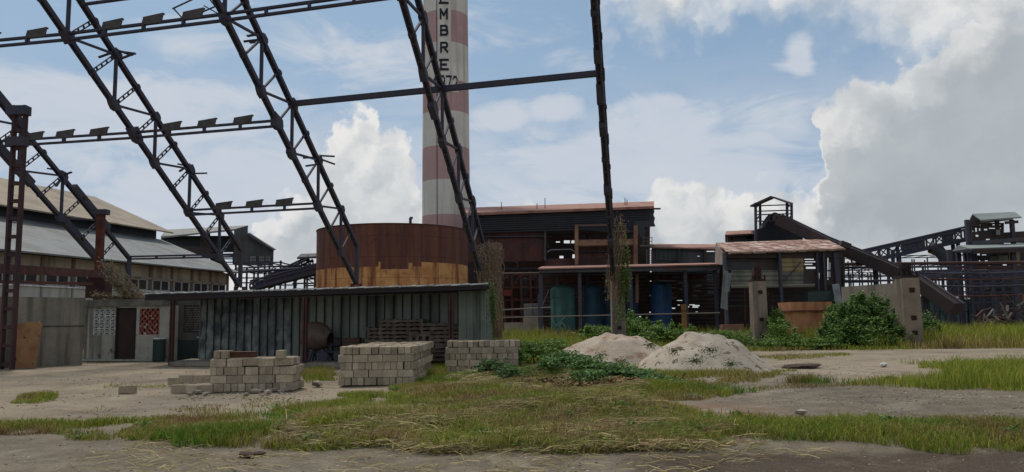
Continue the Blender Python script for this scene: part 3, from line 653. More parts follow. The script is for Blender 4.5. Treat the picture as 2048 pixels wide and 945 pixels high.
# posts
def post_at(px, w, m_, foot=.0):
    d = ray(px, 650); f = (a.x*ed.y-a.y*ed.x)/(d.x*ed.y-d.y*ed.x); p = Vector((d.x*f, d.y*f, 0))+bk_*.12
    mb = MB(); zt = a.z-.3; mb.box((p.x-w*.32, p.y, zt/2), (w*.36, .12, zt), math.atan2(ed.y, ed.x)); mb.box((p.x+w*.32, p.y, zt/2), (w*.36, .12, zt), math.atan2(ed.y, ed.x)); mb.box((p.x, p.y+.05, zt/2), (w*.4, .05, zt), math.atan2(ed.y, ed.x)); mb.build('post', m_, sh); return p
pm = mat('maroon_post', (.09, .035, .03), .8, (.05, .026, .025), 3, streak=3, streak_col=(.05, .03, .03))
P1_ = post_at(342, .15, pm); P2_ = post_at(609, .15, pm); P3_ = post_at(903, .15, pm)
for x in (401, 409, 418):
    d = ray(x, 650); f = 33.6/d.y; mb = MB(); mb.tube([(d.x*f, 33.6, 0), (d.x*f, 33.6, 2.7)], .028, 6); mb.build('slim_pipe', mat('grey_pipe', (.10, .11, .12), .6), sh)
# back wall of upright sheets
bw0 = a+bk_*(BD-.4); e0 = ray(400, 650); f0 = (bw0.x*ed.y-bw0.y*ed.x)/(e0.x*ed.y-e0.y*ed.x); A0 = Vector((e0.x*f0, e0.y*f0, 0))
e1_ = ray(974, 650); f1_ = (bw0.x*ed.y-bw0.y*ed.x)/(e1_.x*ed.y-e1_.y*ed.x); A1 = Vector((e1_.x*f1_, e1_.y*f1_, 0)); WL = (A1-A0).length; ns = 34; rr = random.Random(5); wd1 = WL/ns
sheets = {0: MB(), 1: MB()}; nrib = MB()
for i in range(ns):
    x0, x1 = i*wd1, (i+1)*wd1; off = (i % 2)*.05+rr.uniform(0, .02); zt = a.z-.2-rr.uniform(0, .01); zb_ = .02+rr.uniform(0, .06)
    tgt = sheets[1] if i < 12 else sheets[0]; nn = 8 if i < 12 else 3; o = len(tgt.v)
    for j in range(nn+1):
        z = zb_+(zt-zb_)*j/nn
        for k, xx in enumerate((x0-.03, (x0+x1)/2, x1+.03)):
            dd = off+(rr.uniform(-.10, .10) if i < 12 and 0 < j else 0)*(1 if k == 1 else .4)+(.03 if k == 1 else 0)
            p = A0+ed*(xx)+bk_*-dd; tgt.v.append((p.x, p.y, z))
    for j in range(nn):
        for k in range(2): q = o+j*3+k; tgt.f.append((q, q+1, q+4, q+3))
    p = A0+ed*x1+bk_*(-.09); nrib.bar((p.x, p.y, .03), (p.x, p.y, zt), .035, .05)
sheets[0].build('back_wall_sheet', tin, sh); sheets[1].build('back_wall_sheet', tin2, sh, label='dented bluish stretch of sheeting'); nrib.build('sheet_seam', mat('dark_seam', (.022, .026, .028), .8), sh)
# right gable strip (pale green grey sheets that come forward to the eave)
def _u(): pass
def frontpt(px, back):
    d = ray(px, 650); q = a+bk_*back; f = (q.x*ed.y-q.y*ed.x)/(d.x*ed.y-d.y*ed.x); return Vector((d.x*f, d.y*f, 0))
g0 = frontpt(985, 1.1); g0b = frontpt(917, 1.1); dvec = (g0b-g0); nn = 5; mb = MB(); rib = MB()
for i in range(nn):
    p = g0+dvec*(i/nn); q = g0+dvec*((i+.97)/nn); qq = bk_*(.03 if i % 2 else .06); mb.box8([q, p, p+qq, q+qq]+[v+Vector((0, 0, eR.z-.16)) for v in (q, p, p+qq, q+qq)])
[mb.bar(g0+dvec*(i/nn)-bk_*.02+Vector((0,0,.02)), g0+dvec*(i/nn)-bk_*.02+Vector((0,0,eR.z-.2)), .05, .05) for i in range(1, nn)]
mb.build('side_wall_sheet', mat('pale_green_grey_tin', (.21, .24, .197), .75, (.155, .18, .15), 1.0, streak=2.0, streak_col=(.045, .05, .045)), sh)
kb = MB(); pk0 = P1_-ed*.05; pk1 = Vector((eR.x, eR.y, 0))-ed*.3; kb.box8([pk0-bk_*.1, pk1-bk_*.1, pk1+bk_*2.5, pk0+bk_*2.5]+[v+Vector((0, 0, .16)) for v in (pk0-bk_*.1, pk1-bk_*.1, pk1+bk_*2.5, pk0+bk_*2.5)]); kb.build('plinth', conc, sh)

# stored things in the shed
def shedpt(px, off):
    """point on the plinth, off metres in front of the back wall"""
    d = ray(px, 650); f = (A0.x*ed.y-A0.y*ed.x)/(d.x*ed.y-d.y*ed.x); Y = d.y*f-off; return Vector((d.x*Y/d.y, Y, .16))
mxr = thing('concrete_mixer', shedpt(640, 1.1), 'old concrete mixer with brown dented drum inside the tin shed', 'concrete mixer'); c = mxr.location
dm = mat('brown_drum', (.12, .09, .07), .8, (.075, .055, .045), 3, bump=.3)
mb = MB(); ax_ = Vector((1, -.25, -.22)).normalized(); cen = c+Vector((-.1, 0, .95)); M = ax_.to_track_quat('Z', 'Y').to_matrix()
prof = [(.22, -.62), (.46, -.48), (.55, -.15), (.55, .12), (.34, .5), (.26, .55)]; o = 0; n = 20
for (r_, z_) in prof:
    for k in range(n): v = M @ Vector((r_*math.cos(2*math.pi*k/n), r_*math.sin(2*math.pi*k/n), z_)); mb.v.append(tuple(cen+v))
for i in range(len(prof)-1):
    for k in range(n): mb.f.append((i*n+k, i*n+(k+1)%n, (i+1)*n+(k+1)%n, (i+1)*n+k))
mb.f.append(tuple(range(n))); mb.build('drum', dm, mxr, smooth=True)
mb = MB()
for s in (-.35, .45):
    mb.bar(c+Vector((s, -.3, 0)), c+Vector((s*.3, 0, .8)), .07, .07); mb.bar(c+Vector((s, .3, 0)), c+Vector((s*.3, 0, .8)), .07, .07)
mb.bar(c+Vector((-.35, 0, .35)), c+Vector((.6, 0, .35)), .08, .08); mb.bar(c+Vector((.2, 0, .5)), c+Vector((.75, 0, .75)), .1, .1); mb.build('stand', steel, mxr)
MB().box(c+Vector((.72, -.1, .72)), (.34, .34, .34)).build('motor_box', mat('black_motor', (.012, .014, .02), .6), mxr, bevel=.04)
for s in (-.3, .3): mb = MB(); mb.tube([c+Vector((s+.5, -.38, .2)), c+Vector((s+.5, -.28, .2))], .2, 16); mb.build('wheel', steel, mxr)
# crate
wood = mat('weathered_dark_wood', (.12, .09, .07), .9, (.07, .055, .045), 4)
woodl = mat('grey_brown_lath', (.14, .112, .09), .9, (.06, .048, .04), 5, rnd=.15)
cr = thing('wooden_crate', shedpt(704, .5), 'brown slatted crate standing between mixer and pallets', 'crate'); c = cr.location
mb = MB(); MB().box(c+Vector((0, 0, .45)), (.62, .5, .86)).build('crate_box', wood, cr)
for k in range(4): mb.box(c+Vector((0, -.27, .12+k*.22)), (.7, .03, .15))
mb.build('front_slats', mat('brown_slat', (.075, .045, .035), .9), cr)
# heaps of pallets: each pallet is a thing
def pallet_mesh():
    mb = MB()
    for k in range(5): mb.box((-.48+k*.24, 0, .125), (.11, .9, .022))
    for k in range(3): mb.box((0, -.4+k*.4, .07), (1.08, .09, .085))
    for k in range(3): mb.box((-.48+k*.48, 0, .014), (.11, .9, .022))
    return mb
pmesh = pallet_mesh().build('pallet', woodl); pm_me = pmesh.data; bpy.data.objects.remove(pmesh)
def put_pallet(loc, rz, label, group, rx=0, ry=0):
    o = bpy.data.objects.new('pallet', pm_me); COL.objects.link(o); o.location = loc; o.rotation_euler = (rx, ry, rz); return tag(o, label, 'pallet', group)
cols = [(766, 9), (792, 11), (818, 11), (846, 10), (872, 10), (893, 9)]; rr = random.Random(9)
for ci, (x, n) in enumerate(cols):
    nm = ['leftmost', 'second', 'third', 'fourth', 'fifth', 'rightmost'][ci]
    for k in range(n):
        p = shedpt(x, .75); put_pallet((p.x+rr.uniform(-.04, .04), p.y+rr.uniform(-.05, .05), .16+k*.142), R(rr.uniform(-4, 4)), '%s dark pallet up from the floor in the %s pallet column of the tin shed' % (OD[k], nm), 'pallets stacked in the tin shed')
for k in range(4): p = shedpt(884+k*3, 1.9); put_pallet((p.x, p.y, .25+k*.15), R(8*k), '%s pallet up in the small crooked pile in front of the pallet columns' % OD[k], 'pallets stacked in the tin shed')
p = shedpt(848, 1.4); put_pallet((p.x, p.y, .72), R(3), 'pallet stood on edge against the pallet columns', None, R(76))

# ---------------------------------------------------------------- wall and small block house at left
w0, w1_ = gnd(-60, 740), gnd(165, 728); ztop = at(100, 594, (w0.y+w1_.y)/2).z
def wallbox(mb, p, q, z0, z1, th=.2):
    p, q = Vector((p[0], p[1], 0)), Vector((q[0], q[1], 0)); n = Vector((-(q-p).y, (q-p).x, 0)).normalized()*th
    return mb.box8([p+Vector((0,0,z0)), q+Vector((0,0,z0)), q+n+Vector((0,0,z0)), p+n+Vector((0,0,z0)), p+Vector((0,0,z1)), q+Vector((0,0,z1)), q+n+Vector((0,0,z1)), p+n+Vector((0,0,z1))])
yw = thing('yard_wall', w0, 'stained concrete yard wall behind the leaning rusty plate', 'wall')
mb = wallbox(MB(), w0, w1_, -.05, ztop); mb.build('wall_slab', conc, yw); mb = MB(); p_, q_ = w0+(w1_-w0)*-.01, w1_; nn = Vector((-(q_-p_).y, (q_-p_).x, 0)).normalized()*.04
wallbox(MB(), p_-nn*.6, q_-nn*.6, ztop*.565, ztop*.58, .03).build('joint_line', mat('dark_mortar', (.05, .048, .043), .95), yw)
hs0, hs1 = gnd(166, 722), gnd(322, 722); hz = at(240, 600, hs0.y).z
hd = (hs1-hs0).normalized(); hn = Vector((-hd.y, hd.x, 0)); HL = (hs1-hs0).length
def hp(px): d = ray(px, 660); f = (hs0.x*hd.y-hs0.y*hd.x)/(d.x*hd.y-d.y*hd.x); return (Vector((d.x*f, d.y*f, 0))-hs0).dot(hd)
def hzz(py): return at(240, py, hs0.y).z
bh = thing('block_house', hs0, 'small flat roofed concrete hut with lattice openings and brown door', 'hut')
con2 = mat('hut_render_concrete', (.38, .37, .32), .95, (.27, .265, .23), .9, streak=2.0, streak_col=(.09, .09, .08), bump=.4, spots=(.06, .062, .056), sscale=1.6, slo=.58, shi=.68)
def hwall(s0, s1, z0, z1, off=0, th=.2):
    mb = MB(); return wallbox(mb, hs0+hd*s0+hn*off, hs0+hd*s1+hn*off, z0, z1, th)
sA, sB, sC, sD, sE, sF = hp(187), hp(231), hp(272), hp(278), hp(318), hp(335)
zlo, zhi = hzz(670), hzz(619)
mb = MB()
for (s0, s1, z0, z1) in ((0, sA, 0, hz-.32), (sA, sB, 0, zlo), (sC, sD, 0, hz-.32), (sD, sE, 0, zlo), (sE, sF, 0, hz-.32), (sA, sB, zhi, hz-.32), (sD, sE, zhi, hz-.32), (sB, sC, hzz(617), hz-.32)):
    wallbox(mb, hs0+hd*s0, hs0+hd*s1, z0, z1, .18)
wallbox(mb, hs0+hn*4, hs0+hd*sF+hn*4, 0, hz-.32, .18)
wallbox(mb, hs0+hd*(sF), hs0+hd*sF+hn*4, 0, hz-.32, -.18) ; wallbox(mb, hs0+hd*.18, hs0+hd*.18+hn*4, 0, hz-.32, .18)
mb.build('wall', con2, bh)
wallbox(MB(), hs0-hd*.06-hn*.12, hs0+hd*(sF+.05)-hn*.12, hz-.32, hz, 4.4).build('roof_slab', mat('mossy_roof_slab', (.16, .15, .13), .95, (.07, .07, .06), 1.6, streak=2.2, streak_col=(.04, .04, .035), bump=.6), bh)
wallbox(MB(), hs0-hd*.02-hn*.45, hs0+hd*(sF-.0)-hn*.45, 0, .07, .44).build('doorstep', mat('pale_step', (.28, .29, .26), .95), bh)
dr = wallbox(MB(), hs0+hd*(sB+.02)+hn*.06, hs0+hd*(sC-.02)+hn*.06, .07, hzz(619), .05).build('door', mat('dark_brown_door', (.04, .022, .018), .85, (.025, .016, .014), 2, streak=2), bh)
mb = MB(); wallbox(mb, hs0+hd*sB-hn*.01, hs0+hd*(sB+.07)-hn*.01, .07, hzz(618), .08); wallbox(mb, hs0+hd*(sC-.07)-hn*.01, hs0+hd*sC-hn*.01, .07, hzz(618), .08); mb.build('door_frame', mat('door_frame_dark', (.02, .014, .012), .9), bh)
# breeze blocks: star pattern of slanted bars
bz = MB(); nx, nz = 4, 4; cw, chh = (sB-sA)/nx, (zhi-zlo)/nz; whb = mat('whitewashed_breeze_block', (.42, .44, .42), .9, (.30, .31, .30), 5)
O = lambda s, z, o=.05: hs0+hd*s+hn*o+Vector((0, 0, z))
for i in range(nx+1): bz.bar(O(sA+i*cw, zlo), O(sA+i*cw, zhi), .06, .1)
for j in range(nz+1): bz.bar(O(sA, zlo+j*chh), O(sB, zlo+j*chh), .1, .055)
for i in range(nx):
    for j in range(nz):
        cx_, cz_ = sA+(i+.5)*cw, zlo+(j+.5)*chh
        for dx, dz_ in ((.5, .5), (.5, -.5), (-.5, -.1)): bz.bar(O(cx_-dx*.15, cz_-dz_*.15), O(cx_+dx*cw, cz_+dz_*chh), .045, .09, hn)
bz.build('breeze_block_screen', whb, bh)
br = MB(); nx, nz = 4, 9; rz_ = (zhi-zlo)/nz; bw = (sE-sD)/nx
for j in range(nz):
    for i in range(nx+1):
        c0 = sD+(i+(.5 if j % 2 else 0))*bw-bw*.25; c1 = c0+bw*.62; c0, c1 = max(c0, sD), min(c1, sE)
        if c1-c0 > .04: wallbox(br, hs0+hd*c0+hn*.02, hs0+hd*c1+hn*.02, zlo+j*rz_-.002, zlo+(j+1)*rz_+.002, .11-.002*(j % 2))
br.build('brick_screen', mat('red_brick_with_whitewash', (.24, .06, .04), .9, (.15, .045, .035), 6, spots=(.46, .42, .37), sscale=8, slo=.56, shi=.60), bh)
# dark lattice bay between the hut and the shed wall
lb = thing('lattice_bay', O(hp(345), 0, .4), 'dark brick lattice bay over a green black base beside the first shed post', 'wall')
q0, q1 = hp(338), hp(400); drk = mat('dim_plaster', (.075, .073, .068), .95, (.045, .045, .042), 1.2)
mb = MB(); o_ = .5
for (s0, s1, z0, z1) in ((q0, hp(352), .9, 2.75), (hp(390), q1, .9, 2.75), (hp(352), hp(390), 2.5, 2.75), (hp(352), hp(390), .9, 1.25)): wallbox(mb, hs0+hd*s0+hn*o_, hs0+hd*s1+hn*o_, z0, z1, .18)
mb.build('plaster_frame', drk, lb)
wallbox(MB(), hs0+hd*q0+hn*o_, hs0+hd*q1+hn*o_, 0, .9, .18).build('green_base', mat('green_black_paint', (.015, .028, .026), .6, (.01, .015, .015), 2), lb)
mb = MB(); x0, x1 = hp(352), hp(390); nr = 12
for j in range(nr):
    for i in range(6):
        c0 = x0+(x1-x0)*((i+(.5 if j % 2 else 0))/6); c1 = min(x1, c0+(x1-x0)/11)
        if c1 > c0: wallbox(mb, hs0+hd*c0+hn*(o_+.02), hs0+hd*c1+hn*(o_+.02), 1.25+j*1.25/nr, 1.25+(j+.9)*1.25/nr, .1)
mb.build('brick_lattice', mat('dim_brick', (.06, .045, .04), .95, (.035, .03, .028), 4), lb)
wallbox(MB(), hs0+hd*hp(384)+hn*(o_-.12), hs0+hd*q1+hn*(o_-.12), 1.0, 1.07, .1).build('ledge', edgem, lb)
gb = thing('green_drum', O(hp(328), 0, -.3), 'short dark green cylinder by the right corner of the hut', 'drum')
mb = MB(); mb.lathe(gb.location, [(0.02, 0), (.26, 0), (.26, .98), (.02, .98)], 20); mb.build('drum_body', mat('dark_green_paint', (.012, .035, .028), .5), gb, smooth=True)
mb = MB(); mb.lathe(gb.location+Vector((0, 0, .98)), [(.02, 0), (.28, 0), (.28, .05), (.02, .05)], 20); mb.build('drum_lid', edgem, gb)
# leaning rusty plate
pr = thing('rusty_plate', gnd(68, 735)-Vector((0, .75, 0))*1, 'orange brown corroded steel plate leaning on the yard wall', 'steel plate'); c = pr.location
tp = at(66, 645, c.y+.4)
out = [(-.42, 0), (.5, .02), (.52, .5), (.46, 1.0), (.50, 1.55), (.30, 1.78), (.1, 1.72), (-.05, 1.74), (-.62, 1.64), (-.58, 1.2), (-.46, .8), (-.5, .4)]
zs_ = tp.z/1.72; mb = MB(); mb.prism([c+Vector((x*.95, .4*z/1.75, z*zs_)) for x, z in out], Vector((0, .03, 0)))
mb.build('plate', mat('orange_corroded_plate', (.34, .19, .09), .9, (.22, .105, .05), 1.6, spots=(.035, .014, .01), sscale=2.2, slo=.56, shi=.62, bump=.6), pr)
# ladder-like battened column in front of the wall
lc = thing('battened_column', at(15, 700, 30.5)*1.0, 'tall red brown battened steel column at left edge of the view', 'column'); lc.location.z = 0; c = lc.location; zt = at(18, 212, 30.5).z
lcm = mat('dull_maroon_steel', (.075, .035, .034), .85, (.04, .026, .03), 1.5, bump=.3)
for s in (-.21, .21): MB().box(c+Vector((s, 0, zt/2)), (.09, .24, zt)).build('flange', lcm, lc)
mb = MB(); z = .2
while z < zt-.2: mb.box(c+Vector((0, 0, z)), (.34, .16, .14)); z += .7
mb.build('batten', lcm, lc)
for zz, w in ((at(18, 285, 30.5).z, .9), (at(18, 223, 30.5).z, 1.0)): MB().box(c+Vector((-.05, -.05, zz)), (w*.8, .38, .36)).build('gusset_plate', steel, lc)
c2_ = thing('steel_post', at(195, 600, 46), 'rust red steel post rising behind the hut roof', 'column'); c2_.location.z = 0; zt = at(195, 425, 46).z; c = c2_.location
MB().box(c+Vector((0, 0, zt/2)), (.36, .36, zt)).build('shaft', mat('brick_red_rust', (.12, .035, .022), .85, (.05, .02, .016), 1.5), c2_)
MB().box(c+Vector((0, 0, zt)), (.8, .5, .3)).build('cap_plate', steel, c2_)
bm1 = MB().bar(at(-30, 536, 32), at(206, 549, 46), .3, .4).build('crane_beam', rust); tag(bm1, 'dark red beam running from the battened column to the rust red post', 'steel beam')
bm2 = MB().bar(at(-30, 563, 32), at(212, 569, 46), .08, .14).build('pipe_rail', rust); tag(bm2, 'thin rusty rail below the dark red beam at far left', 'steel beam')
bx = MB().box(at(198, 577, 44.5), (1.1, .8, 1.1)).build('junction_box', mat('maroon_box', (.05, .02, .02), .8, (.03, .016, .018), 2)); tag(bx, 'maroon steel box above the hut roof beside the rust red post', 'steel box')
# ---------------------------------------------------------------- far buildings
def pb(mb, x1, y1, x2, y2, Y, w, Y2=None, d=None):
    Y2 = Y if Y2 is None else Y2; wm = w*Y/F; return mb.bar(at(x1, y1, Y), at(x2, y2, Y2), d or wm, wm)
def pp(mb, pts, Y, th=.15):
    return mb.prism([at(x, y, Y) for x, y in pts], Vector((0, th, 0)))
def holes(mb, x0, y0, x1, y1, Y, hs, th=.12):
    """a wall at depth Y that leaves real openings hs = [(x0,y0,x1,y1)]"""
    xs = sorted({x0, x1, *[min(max(v, x0), x1) for h in hs for v in (h[0], h[2])]}); ys = sorted({y0, y1, *[min(max(v, y0), y1) for h in hs for v in (h[1], h[3])]})
    for j in range(len(ys)-1):
        run = None
        for i in range(len(xs)-1):
            cx_, cy_ = (xs[i]+xs[i+1])/2, (ys[j]+ys[j+1])/2; solid = not any(h[0] < cx_ < h[2] and h[1] < cy_ < h[3] for h in hs)
            if solid and run is None: run = xs[i]
            if run is not None and (not solid or i == len(xs)-2):
                e = xs[i+1] if solid else xs[i]; pp(mb, [(run, ys[j]), (e, ys[j]), (e, ys[j+1]), (run, ys[j+1])], Y, th); run = None
    return mb
def rnd_holes(x0, y0, x1, y1, n, seed, w=(4, 16), h=(1, 2.5)):
    r_ = random.Random(seed); return [(x, y, x+r_.uniform(*w), y+r_.uniform(*h)) for x, y in ((r_.uniform(x0, x1-w[1]), r_.uniform(y0, y1-3)) for _ in range(n))]
black = mat('near_black_brown', (.04, .037, .04), .9, (.07, .05, .046), 1, streak=1.2, streak_col=(.07, .04, .032))  # near-black base with brown streaks, shared by rear walls, panels and housings
pink = mat('faded_pink_roof_sheet', (.36, .20, .16), .8, (.30, .15, .115), .8, streak=.8, streak_col=(.22, .10, .07), corr=((1, 0, 0), .5, .15))
tan = mat('faded_orange_girder', (.32, .185, .11), .85, (.15, .075, .05), .8, bump=.2)
slate = mat('dark_grey_sheet', (.08, .088, .1), .8, (.055, .06, .068), .7, streak=1, streak_col=(.10, .06, .045), corr=((1, 0, 0), .6, .2))
zinc = mat('weathered_zinc_roof', (.20, .22, .225), .7, (.15, .165, .17), .5, streak=.6, streak_col=(.12, .12, .115), corr=((.23, .97, 0), .7, .12))
greyw = mat('grey_weathered_wall_sheet', (.10, .098, .098), .85, (.075, .072, .074), .6, streak=1, streak_col=(.06, .055, .055), corr=((1, 0, 0), .8, .12))

def frame(name, label, x0, x1, ytop, Y0, Y1, nv, levels, m=steel, ybot=None, seed=0, w=4, braces=3, hx=None, cat='steel frame', group=None, skip=.0):
    """a real two-row frame: posts at depths Y0 and Y1, rails at the given pixel levels"""
    r_ = random.Random(seed); b = at((x0+x1)/2, 600, (Y0+Y1)/2); rt = thing(name, Vector((b.x, b.y, 0)), label, cat, group); xa, xb = at(x0, 600, Y0).x, at(x1, 600, Y0).x
    pw_ = w*Y0/F; posts = []
    for i in range(nv):
        x = xa+(xb-xa)*i/max(1, nv-1)
        for Y in (Y0, Y1):
            if r_.random() < skip: continue
            zt = at((x0+x1)/2, ytop, Y0).z*r_.uniform(.9, 1.0)
            MB().box((x, Y, zt/2), (pw_, pw_, zt)).build('post', m, rt)
    for ly in levels:
        z = at((x0+x1)/2, ly, Y0).z
        for Y in (Y0, Y1): MB().bar((xa-pw_, Y, z), (xb+pw_, Y, z+r_.uniform(-.06, .06)), pw_*.8, pw_*.8).build('rail', m, rt)
    for i in range(nv):
        x = xa+(xb-xa)*i/max(1, nv-1)
        for ly in levels[:2]: z = at((x0+x1)/2, ly, Y0).z; MB().bar((x, Y0, z), (x, Y1, z), pw_*.7, pw_*.7).build('cross_beam', m, rt)
    for _ in range(braces):
        i = r_.randrange(max(1, nv-1)); xx0 = xa+(xb-xa)*i/max(1, nv-1); xx1 = xa+(xb-xa)*(i+1)/max(1, nv-1); Y = r_.choice((Y0, Y1))
        l = [at((x0+x1)/2, v, Y0).z for v in levels]+[.2]; k = r_.randrange(len(l)-1)
        a, b_ = (xx0, xx1) if r_.random() < .5 else (xx1, xx0); MB().bar((a, Y, l[k]), (b_, Y, l[k+1]), pw_*.5, pw_*.5).build('brace', m, rt)
    return rt
def pipe(label, pts, r_px, m, name='pipe'):
    mb = MB(); mb.tube([at(x, y, Y) for x, y, Y in pts], r_px*pts[0][2]/F, 8); o = mb.build(name, m, smooth=True); return tag(o, label, 'pipe')

# long hall at the left ------------------------------------------------------
hallw = mat('hall_panel_concrete', (.30, .26, .20), .95, (.23, .20, .155), .5, streak=.9, streak_col=(.09, .08, .065))
ax_h = Vector((-.222, -.975, 0)); bx_h = Vector((-.975, .222, 0)); H0 = Vector((at(455, 545, 75).x, 75, 0)); HLn = 60.0
hz0 = at(455, 545, 75).z; hall = thing('long_hall', H0+ax_h*20, 'long pale roofed hall with a row of windows and a raised upper roof', 'industrial hall')
def hp3(s, t_, z): return H0+ax_h*s+bx_h*t_+Vector((0, 0, z))
zA = at(311, 478, H0.y+1.7).z; zB = at(325, 457, H0.y+1.7).z; zR = at(168, 391, H0.y+3.5).z
def slab(a, b, c, d, th, name, m, parent):
    a, b, c, d = map(Vector, (a, b, c, d)); n = (b-a).cross(d-a).normalized(); n = n if n.z > 0 else -n
    return MB().box8([a-n*th, b-n*th, c-n*th, d-n*th, a, b, c, d]).build(name, m, parent)
beige = mat('beige_roof_sheet', (.34, .285, .215), .85, (.26, .22, .17), .35, streak=.5, streak_col=(.20, .165, .13), corr=((.23, .97, 0), .8, .12))
w1 = 7.9; w2 = 8.1+7.9
slab(hp3(-.8, -.9, hz0), hp3(HLn, -.9, hz0), hp3(HLn, w1, zA), hp3(-.8, w1, zA), .12, 'lower_roof', zinc, hall)
slab(hp3(-1, w1-1.2, zB-.35), hp3(HLn, w1-1.2, zB-.35), hp3(HLn, w2, zR), hp3(-1, w2, zR), .12, 'upper_roof', beige, hall)
slab(hp3(-1, w2*2-w1+1.2, zB-.35), hp3(HLn, w2*2-w1+1.2, zB-.35), hp3(HLn, w2+.01, zR), hp3(-1, w2+.01, zR), .12, 'upper_roof', beige, hall)
slab(hp3(-.8, 2*w2-w1+w1+.9, hz0), hp3(HLn, 2*w2+.9, hz0), hp3(HLn, 2*w2-w1, zA), hp3(-.8, 2*w2-w1, zA), .12, 'lower_roof', zinc, hall)
MB().box8([hp3(0, w1, zA-.1), hp3(HLn, w1, zA-.1), hp3(HLn, w1+.2, zA-.1), hp3(0, w1+.2, zA-.1), hp3(0, w1, zB-.1), hp3(HLn, w1, zB-.1), hp3(HLn, w1+.2, zB-.1), hp3(0, w1+.2, zB-.1)]).build('clerestory_wall', mat('dark_blue_grey_sheet', (.045, .055, .065), .8, (.03, .04, .05), .4, corr=((.23, .97, 0), 1.2, .2)), hall)
# end gable
gm = MB(); gm.prism([hp3(.1, .1, 0), hp3(.1, 2*w2, 0), hp3(.1, 2*w2, hz0-.1), hp3(.1, 2*w2-w1, zA-.15), hp3(.1, 2*w2-w1, zB-.3), hp3(.1, w2, zR-.2), hp3(.1, w1, zB-.3), hp3(.1, w1, zA-.15), hp3(.1, .1, hz0-.1)], ax_h*.2); gm.build('gable_wall', greyw, hall)
zw1, zw0 = hz0-1.2, hz0-2.1; zs0 = zw0-.12; bayw = 2.75; nb_ = 17
def fw(mb, s0, s1, z0, z1, t0=0, th=.15): return mb.box8([hp3(s0, t0, z0), hp3(s1, t0, z0), hp3(s1, t0+th, z0), hp3(s0, t0+th, z0), hp3(s0, t0, z1), hp3(s1, t0, z1), hp3(s1, t0+th, z1), hp3(s0, t0+th, z1)])
fw(MB(), 0, HLn, zw1, hz0-.1).build('upper_wall', hallw, hall)
fw(MB(), 0, HLn, 0, zs0-1.0).build('base_wall', conc, hall); fw(MB(), 0, HLn, zs0-1.0, zs0, -.02).build('white_panel_band', mat('off_white_panel', (.42, .42, .38), .9, (.34, .34, .31), .6, streak=1.5, streak_col=(.2, .2, .18)), hall)
fw(MB(), 0, HLn, zs0, zs0+.1, -.14, .1).build('sill_ledge', edgem, hall); fw(MB(), 0, HLn, zw1+.0, zw1+.14, -.12, .1).build('lintel', conc, hall)
pil = MB(); gl = mat('dark_window_glass', (.015, .02, .03), .25, (.03, .035, .04), .8, spec=.5); wf = mat('grey_window_frame', (.33, .34, .33), .8); yel = mat('yellow_louvre', (.34, .29, .15), .85, (.25, .21, .11), 3)
for i in range(nb_+1):
    s0 = i*bayw; fw(MB(), s0-.14, s0+.14, zw0-.1, hz0-.15, -.09, .12).build('pilaster', mat('dark_joint_concrete', (.10, .09, .075), .95), hall); fw(MB(), s0-.06, s0+.06, zs0-1, zs0, -.08, .08).build('panel_joint', mat('grey_joint', (.2, .2, .18)), hall)
    if i == nb_: break
    fm = MB()
    for (q0, q1) in ((.3, .4), (1.3, 1.4), (2.35, 2.45)): fw(fm, s0+q0, s0+q1, zw0, zw1, -.03, .08)
    fw(fm, s0+.3, s0+2.45, zw0, zw0+.08, -.03, .08); fw(fm, s0+.3, s0+2.45, zw1-.08, zw1, -.03, .08)
    fo = fm.build('window', wf, hall); fw(MB(), s0+.3, s0+2.45, zw0, zw1, .04, .03).build('pane', yel if i >= 12 and i % 4 != 1 else gl, fo)
    fw(MB(), s0+2.45, s0+bayw+.3, zw0-.05, zw1, .0, .12).build('window_pier', hallw, hall)

# building behind the hall with grey gable --------------------------------------
Y = 96; gb_ = thing('gabled_workshop', Vector((at(430, 600, Y).x, Y, 0)), 'grey gabled workshop with broken windows behind the long hall', 'workshop')
def dquad(mb, pts, th=.2):      # pts with own depth
    v = [at(*p) for p in pts]; n = (v[1]-v[0]).cross(v[3]-v[0]).normalized(); n = n if n.z > 0 else -n; return mb.box8([p-n*th for p in v]+v)
dquad(MB(), [(322, 474, Y), (494, 456, Y-4), (496, 451, Y+6), (330, 460, Y+10)]).build('roof', mat('pale_roof_sheet', (.25, .25, .235), .8, (.2, .2, .19), .4), gb_)
pp(MB(), [(468, 459), (494, 452), (494, 468), (497, 466), (546, 498), (545, 531), (468, 531)], Y-4, .3).build('gable_wall', greyw, gb_)
dquad(MB(), [(494, 468, Y-5), (549, 499, Y-5), (552, 499, Y+20), (500, 466, Y+20)], .15).build('roof', slate, gb_)
hs = [(385, 504, 425, 515), (345, 503, 380, 506)]
holes(MB(), 322, 472, 468, 530, Y+.5, [(386, 505, 397, 514), (400, 505, 424, 515), (442, 505, 466, 510), (446, 512, 465, 517), (446, 519, 465, 524), (446, 526, 465, 529), (388, 518, 420, 520)]).build('wall', mat('dark_teal_window_wall', (.03, .036, .045), .7, (.045, .05, .055), 1.2), gb_)
pp(MB(), [(400, 468), (420, 466), (420, 500), (400, 503)], Y+.2, .1).build('wall_panel', mat('brown_grey_panel', (.075, .06, .055)), gb_)
for x0, x1 in ((500, 512), (518, 529), (531, 541)):
    fr_ = MB(); 
    for k in range(4): pb(fr_, x0+k*(x1-x0)/3, 512, x0+k*(x1-x0)/3, 530, Y-4.2, 1.2)
    for k in range(4): pb(fr_, x0, 512+k*5.5, x1, 512+k*5.5, Y-4.2, 1.2)
    w_ = fr_.build('window', wf if False else greyw, gb_); pp(MB(), [(x0, 512), (x1, 512), (x1, 530), (x0, 530)], Y-4.1, .04).build('pane', mat('sky_bright_glass', (.55, .58, .6), .2, spec=.6), w_)
